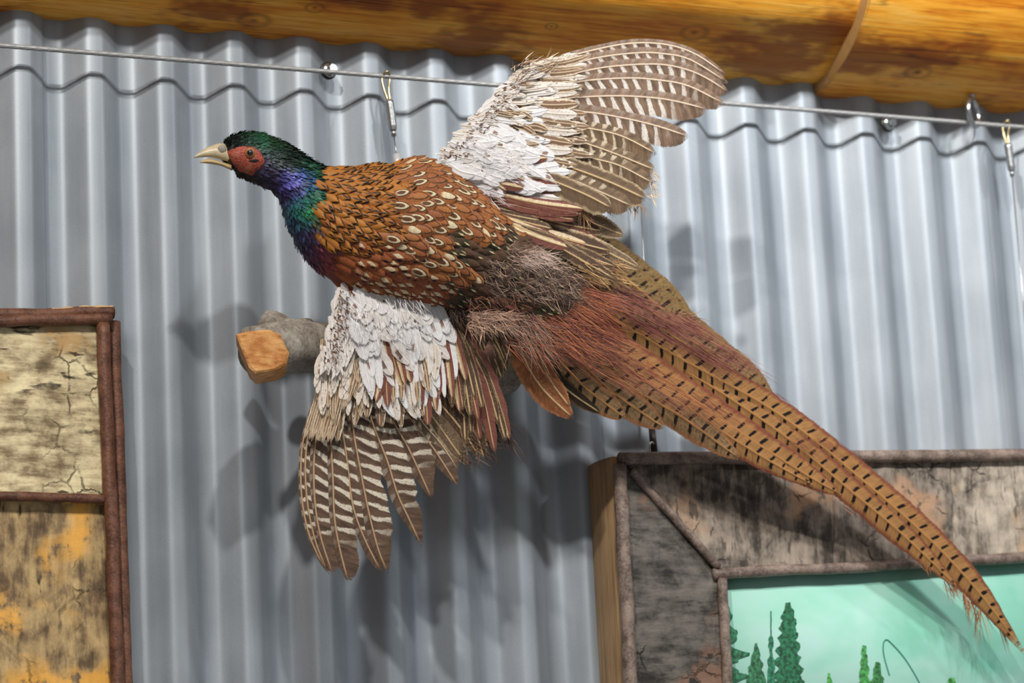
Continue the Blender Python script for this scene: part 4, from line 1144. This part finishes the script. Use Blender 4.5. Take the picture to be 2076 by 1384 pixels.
for i, (pts, wi, wo, mt) in enumerate(LP):
    wing_feather(wl, pts, 0.150 + 0.0011 * i, 0.138 + 0.0010 * i, wi, wo, mt, -1, ragged=0.14 if i < 6 else 0.3, prof_=pf_flight if i < 5 else pf_worn)
# frayed tip vane of the broken primary
E = 0.166
row(wl, [(652, 715), (670, 720), (695, 725)], [(616, 888), (642, 895), (676, 900)], 11, E - .006, E - .008, 6.5, ['pcov'], 1, -0.04, 5, pf_side, ragged=0.2)
row(wl, [(690, 725), (750, 730), (830, 735)], [(690, 890), (770, 860), (870, 850)], 17, E - .006, E - .006, 10, ['gcov', 'prim_l', 'pcov'], 1, -0.03, 16, pf_side)
row(wl, [(655, 690), (690, 690), (740, 700), (800, 710), (850, 700)], [(628, 850), (672, 850), (730, 825), (815, 825), (880, 830)], 24, E - .002, E - .003, 7.5, ['pcov', 'pcov_pale', 'gcov', 'pcov'], 1, -0.03, 14, pf_side)
al_ = lambda x, y: 1.78 - 0.0024 * (x - 640) - 0.0007 * (y - 600)
scatter(wl, [(655, 690), (720, 680), (760, 740), (740, 800), (640, 800)], 40, al_, 66, 5.5, ['pcov_pale', 'pcov', 'pcov_pale'], lambda x, y: E - 0.002, 0.006, 1, 0.12)
# dark tertials nearest the tail
row(wl, [(925, 630), (955, 645), (985, 655)], [(985, 800), (1010, 770), (1030, 740)], 7, E - .002, E - .012, 17, ['tert'], 1, -0.04, 8, pf_side, 18, ragged=0.4, name='tertial_feather')
row(wl, [(890, 640), (915, 650), (935, 670)], [(940, 885), (1000, 890), (1044, 893)], 9, E - .004, E - .012, 14, ['tert', 'tert', 'maroon'], 1, -0.05, 10, pf_side, 20, ragged=0.4, name='tertial_feather')
row(wl, [(860, 620), (890, 628), (915, 640)], [(885, 840), (930, 840), (1000, 850)], 9, E, E - .002, 12, ['maroon', 'tert', 'tert'], 1, -0.04, 10, pf_side, 18, ragged=0.25, name='tertial_feather')
row(wl, [(835, 640), (870, 630), (905, 640)], [(850, 840), (890, 810), (950, 770)], 9, E + .002, E + .003, 10, ['maroon', 'white', 'maroon'], 1, -0.03, 10, pf_side, 14, ragged=0.25)
scatter(wl, [(735, 690), (800, 690), (870, 680), (880, 780), (820, 800), (760, 770)], 30, lambda x, y: 1.45 - 0.0008 * (x - 740), 120, 11, ['white', 'white', 'pcov_pale', 'white', 'maroon'], lambda x, y: E + 0.001, 0.006, 1, 0.14)
scatter(wl, [(700, 620), (760, 600), (880, 610), (895, 680), (800, 720), (715, 690)], 34, lambda x, y: 1.10 + 0.001 * (y - 600), 92, 14, ['white', 'white', 'white', 'lesser'], lambda x, y: E + 0.006, 0.006, 1, 0.22)
scatter(wl, [(692, 580), (740, 590), (870, 605), (890, 630), (800, 640), (710, 630)], 26, lambda x, y: 1.15, 54, 13, ['white', 'white', 'lesser'], lambda x, y: E + 0.011, 0.005, 1, 0.25)
scatter(wl, [(688, 580), (706, 585), (725, 640), (720, 700), (690, 740), (652, 745), (668, 670)], 80, lambda x, y: 1.35 + 0.002 * (y - 600), 44, 8, ['lesser'], lambda x, y: E + 0.007, 0.004, 1, 0.16, nseg=8, prof_=pf_point, tl=0.0006, ragged=0.4)

# ------------------------------------------------------------------ tail
def tail_dist(x): return 0.160 - 0.044 * max(0, min(1, (x - 1150) / 600)) - 0.012 * max(0, min(1, (x - 1750) / 300))
tail = slab('tail', [(1100, 600), (1180, 590), (1280, 650), (1360, 720), (1400, 770), (1330, 770), (1240, 730), (1150, 690)], lambda x, y: tail_dist(x) - 0.008, 0.005, (140, 84, 54), ph)
tail['label'] = 'long golden tail with black cross bars'
TN = (VIEW * 0.8 + Vector((0, -1, 0)) * 0.3).normalized()
def tail_feather(pts, dd, wi, wo, mat, prof_=pf_tail, nseg=60, ragged=0.10, side=-1, roll=0.0, name='tail_feather', camber=0.18):
    pp = [P(x, y, tail_dist(x) + dd) for x, y in pts]
    return fchild(name, feather_data(pp, wi * PXM, wo * PXM, TN, side, prof_, nseg, camber, ragged, rng, roll=roll), FM[mat], tail)
# (side=-1: inner vane lies up-right, outer vane down-left)
tail_feather([(1150, 470), (1210, 500), (1290, 560), (1405, 655)], -0.006, 40, 40, 'tail_o', pf_side, 30)
tail_feather([(1170, 500), (1250, 548), (1330, 615), (1425, 690)], -0.004, 38, 36, 'tail_o', pf_side, 30)
tail_feather([(1280, 600), (1370, 665), (1460, 730), (1572, 815)], -0.006, 44, 36, 'tail_o', pf_side, 36)
tail_feather([(1290, 560), (1340, 610), (1420, 680), (1500, 740)], -0.010, 30, 30, 'tail_o', pf_side, 30)
tail_feather([(1150, 555), (1230, 590), (1330, 655), (1440, 735)], -0.009, 34, 34, 'tail_o', pf_side, 30)
tail_feather([(1140, 530), (1200, 550), (1290, 610), (1390, 690)], -0.011, 34, 34, 'tail_o', pf_side, 30)
tail_feather([(1035, 640), (1060, 720), (1098, 785), (1162, 848)], -0.004, 30, 30, 'rust', pf_side, 30, 0.2)
tail_feather([(1090, 700), (1140, 780), (1218, 838)], -0.010, 18, 16, 'darkside', pf_side, 24, 0.2)
tail_feather([(1075, 670), (1110, 760), (1155, 825)], -0.002, 20, 20, 'rust', pf_side, 24, 0.2)
tail_feather([(1110, 690), (1170, 770), (1268, 848)], -0.006, 30, 30, 'tail_s', pf_side, 30, 0.15)
tail_feather([(1130, 680), (1225, 780), (1348, 868)], -0.004, 32, 32, 'tail_s', pf_side, 30, 0.15)
tail_feather([(1150, 670), (1260, 770), (1390, 850), (1500, 930)], -0.002, 34, 34, 'tail_s', pf_side, 40, 0.12)
tail_feather([(1170, 670), (1300, 765), (1420, 845), (1520, 910), (1650, 985)], 0.000, 30, 30, 'tail', pf_side, 50)
tail_feather([(1180, 650), (1310, 745), (1430, 825), (1545, 905), (1640, 965), (1705, 1003)], 0.002, 36, 34, 'tail', pf_side, 60)
tail_feather([(1190, 625), (1330, 715), (1470, 800), (1600, 890), (1720, 990), (1810, 1065), (1880, 1130), (1950, 1200)], 0.004, 30, 32, 'tail', pf_tail, 70)
tail_feather([(1160, 596), (1183, 609), (1290, 673), (1391, 732), (1473, 776), (1560, 826), (1650, 890), (1740, 965), (1830, 1042), (1905, 1112), (1968, 1180), (2010, 1232), (2045, 1280), (2080, 1328)], 0.008, 34, 36, 'tail', pf_tail, 110, 0.14)

# ------------------------------------------------------------------ loose plumes on rump, tail edges and wing gaps
items = []
r = random.Random(9)
def plume(px, py, dxy, n, L, spread, cols, d, w=1.5, box=(10, 10), curl=0.25, nvec=VIEW):
    ang0 = math.atan2(dxy[1], dxy[0])
    for _ in range(n):
        x, y = px + r.uniform(-1, 1) * box[0], py + r.uniform(-1, 1) * box[1]
        a = ang0 + r.gauss(0, spread); ll = L * r.uniform(0.5, 1.2)
        dd = d(x, y) if callable(d) else d - (0.014 * max(0, min(1, (x - 1150) / 600)) + 0.006 * max(0, min(1, (x - 1750) / 300)) if y > 500 else 0)
        p = P(x, y, dd + r.uniform(0, .003)); q = P(x + math.cos(a) * ll, y + math.sin(a) * ll, dd + r.uniform(-.002, .006))
        sd = (q - p).cross(VIEW).normalized()
        items.append((p, q - p, VIEW, (q - p).length, w * PXM * r.uniform(.6, 1.4), jit(r.choice(cols), r, 0.22), sd * (q - p).length * r.uniform(-curl, curl)))
RB = [(142, 84, 60), (122, 68, 52), (160, 100, 66), (104, 62, 54)]
GB = [(150, 126, 110), (124, 102, 90), (172, 140, 118), (100, 80, 70)]
DB = [(62, 44, 34), (80, 58, 44), (48, 36, 30)]
MV = [(128, 78, 70), (108, 60, 56), (146, 92, 76)]
BDC = {}
def bd(x, y):
    key = (round(x / 14), round(y / 14))
    if key not in BDC: BDC[key] = -body(*on_body(key[0] * 14, key[1] * 14))[0].y
    return BDC[key]
plume(1085, 520, (1, .45), 420, 30, .5, GB, lambda x, y: bd(x, y) + 0.002, 0.9, (60, 26))
plume(1050, 565, (1, .5), 500, 28, .5, GB + DB, lambda x, y: bd(x, y) + 0.002, 0.9, (70, 40))
plume(1130, 575, (1, .5), 420, 32, .5, DB + GB, lambda x, y: bd(x, y) + 0.003, 0.9, (50, 40))
plume(1000, 620, (.8, .5), 300, 28, .5, DB + RB, lambda x, y: bd(x, y) + 0.002, 0.9, (60, 24))
plume(990, 648, (.8, .5), 420, 36, .5, [(196, 160, 136), (156, 122, 102), (110, 84, 70)], 0.197, 1.0, (46, 18))
plume(1085, 522, (1, .4), 160, 34, .35, [(176, 152, 140), (196, 172, 156)], lambda x, y: bd(x, y) + 0.005, 0.8, (30, 14))
plume(950, 625, (.6, .8), 160, 34, .6, DB, 0.184, 1.0, (40, 18))
plume(1060, 660, (.7, .7), 240, 80, .30, RB + GB, 0.188, 1.1, (40, 40), .12)
plume(1110, 650, (.9, .55), 420, 90, .25, RB, 0.184, 1.2, (55, 50), .10)
plume(1180, 690, (.9, .5), 300, 90, .18, RB, 0.176, 1.2, (60, 34), .08)
plume(1160, 596, (.9, .42), 240, 100, .16, RB + [(170, 100, 66)], 0.184, 1.1, (36, 16), .10)
plume(1230, 590, (.9, .46), 150, 130, .09, MV, 0.176, 1.0, (50, 16), .05)
plume(1330, 645, (.88, .5), 150, 130, .07, MV, 0.166, 1.0, (60, 16), .05)
plume(1260, 745, (.84, .5), 90, 110, .09, RB, 0.170, 1.0, (60, 16), .05)
plume(1380, 800, (.83, .56), 60, 130, .05, RB, 0.160, 0.9, (60, 10), .04)
plume(1430, 705, (.85, .52), 90, 120, .06, MV, 0.158, 0.9, (50, 12), .05)
plume(1545, 800, (.8, .6), 40, 50, .06, MV, 0.142, 0.7, (40, 6), .05)
plume(1635, 892, (.78, .62), 40, 60, .05, RB, 0.143, 0.7, (60, 6), .05)
plume(1555, 938, (.84, .53), 40, 50, .06, RB, 0.132, 0.7, (50, 6), .05)
plume(1740, 1022, (.76, .66), 40, 45, .08, RB, 0.128, 0.7, (40, 14), .06)
plume(1390, 650, (1, -.1), 26, 40, .35, [(130, 96, 70)], 0.146, 1.2, (10, 14), .1)
FR = [(140, 84, 48), (112, 62, 36), (160, 104, 62)]
plume(1890, 1132, (.55, .83), 60, 34, .20, FR, 0.1265, 0.9, (26, 14), .1)
plume(1930, 1178, (.45, .9), 60, 44, .20, FR, 0.1260, 1.0, (22, 14), .12)
plume(1962, 1208, (.2, .98), 34, 62, .16, FR, 0.1255, 1.3, (12, 10), .15)
plume(1985, 1232, (-.05, 1), 16, 74, .22, FR, 0.1255, 1.5, (10, 8), .2)
plume(2020, 1258, (.35, .93), 8, 66, .08, FR, 0.1250, 2.0, (6, 6), .1)
# wisps along the wings
plume(960, 900, (.5, .9), 60, 55, .6, DB + [(120, 90, 66)], 0.150, 1.5, (30, 30), .35)
plume(1010, 860, (.4, .9), 60, 55, .35, DB, 0.148, 1.8, (26, 24), .2)
plume(1195, 420, (.5, .8), 40, 45, .5, [(140, 92, 66), (176, 136, 100)], 0.190, 1.4, (24, 16), .5)
plume(1270, 415, (.3, .9), 60, 24, .4, [(196, 168, 134), (150, 118, 88)], 0.190, 1.4, (40, 10), .2)
plume(1318, 370, (.8, .5), 50, 22, .5, [(206, 182, 150)], 0.192, 1.4, (10, 34), .3)
plume(1090, 128, (.9, -.3), 46, 30, .35, [(220, 200, 172), (130, 100, 76)], 0.204, 1.3, (40, 12), .2)
plume(1050, 150, (.8, -.6), 40, 22, .35, [(220, 200, 172), (120, 90, 66)], 0.204, 1.2, (20, 18), .2)
plume(900, 330, (.8, .3), 60, 30, .4, [(210, 204, 200)], 0.200, 1.4, (20, 20), .2)
plume(985, 395, (.9, .3), 60, 40, .4, [(206, 190, 184), (150, 120, 112)], 0.198, 1.4, (24, 20), .2)
plume(1210, 545, (.9, .5), 120, 50, .25, [(150, 116, 74), (120, 84, 56), (176, 140, 94)], 0.186, 2.0, (40, 24), .15)
plume(780, 640, (.4, 1), 220, 36, .35, [(234, 230, 228), (214, 208, 206)], 0.192, 0.7, (75, 36), .12)
plume(1000, 315, (1, .25), 220, 36, .35, [(236, 230, 228), (216, 208, 206)], 0.216, 0.7, (60, 45), .12)
SPK = [(104, 74, 58), (84, 58, 46), (128, 96, 76)]
for (x, y) in [(694, 600), (688, 625), (682, 650), (676, 675), (668, 700), (662, 725)]: plume(x + 8, y, (.5, 1), 22, 9, .5, SPK, 0.1805, 2.6, (16, 14), 0)
for (x, y) in [(905, 318), (925, 300), (945, 278), (965, 256), (985, 230), (1005, 206), (1025, 182), (1050, 156)]: plume(x + 8, y, (1, -.1), 18, 9, .5, SPK, 0.2065, 2.4, (14, 14), 0)
blades('loose_plumes', items, ph, HAIR, 4, 'hair-like maroon and brown plumes over the rump')
# the little downy feather hanging between wing and tail
dq = [(P(991, 690, 0.165) + Vector((0, 0, 0)), P(991 + k * 3.2, 736 + abs(k) * -1.5, 0.164) - P(991, 690, 0.165), VIEW, 0.021, 0.0008, (128, 92, 80), Vector()) for k in range(-5, 6)]
blades('down_tuft', dq, ph, HAIR, 3)
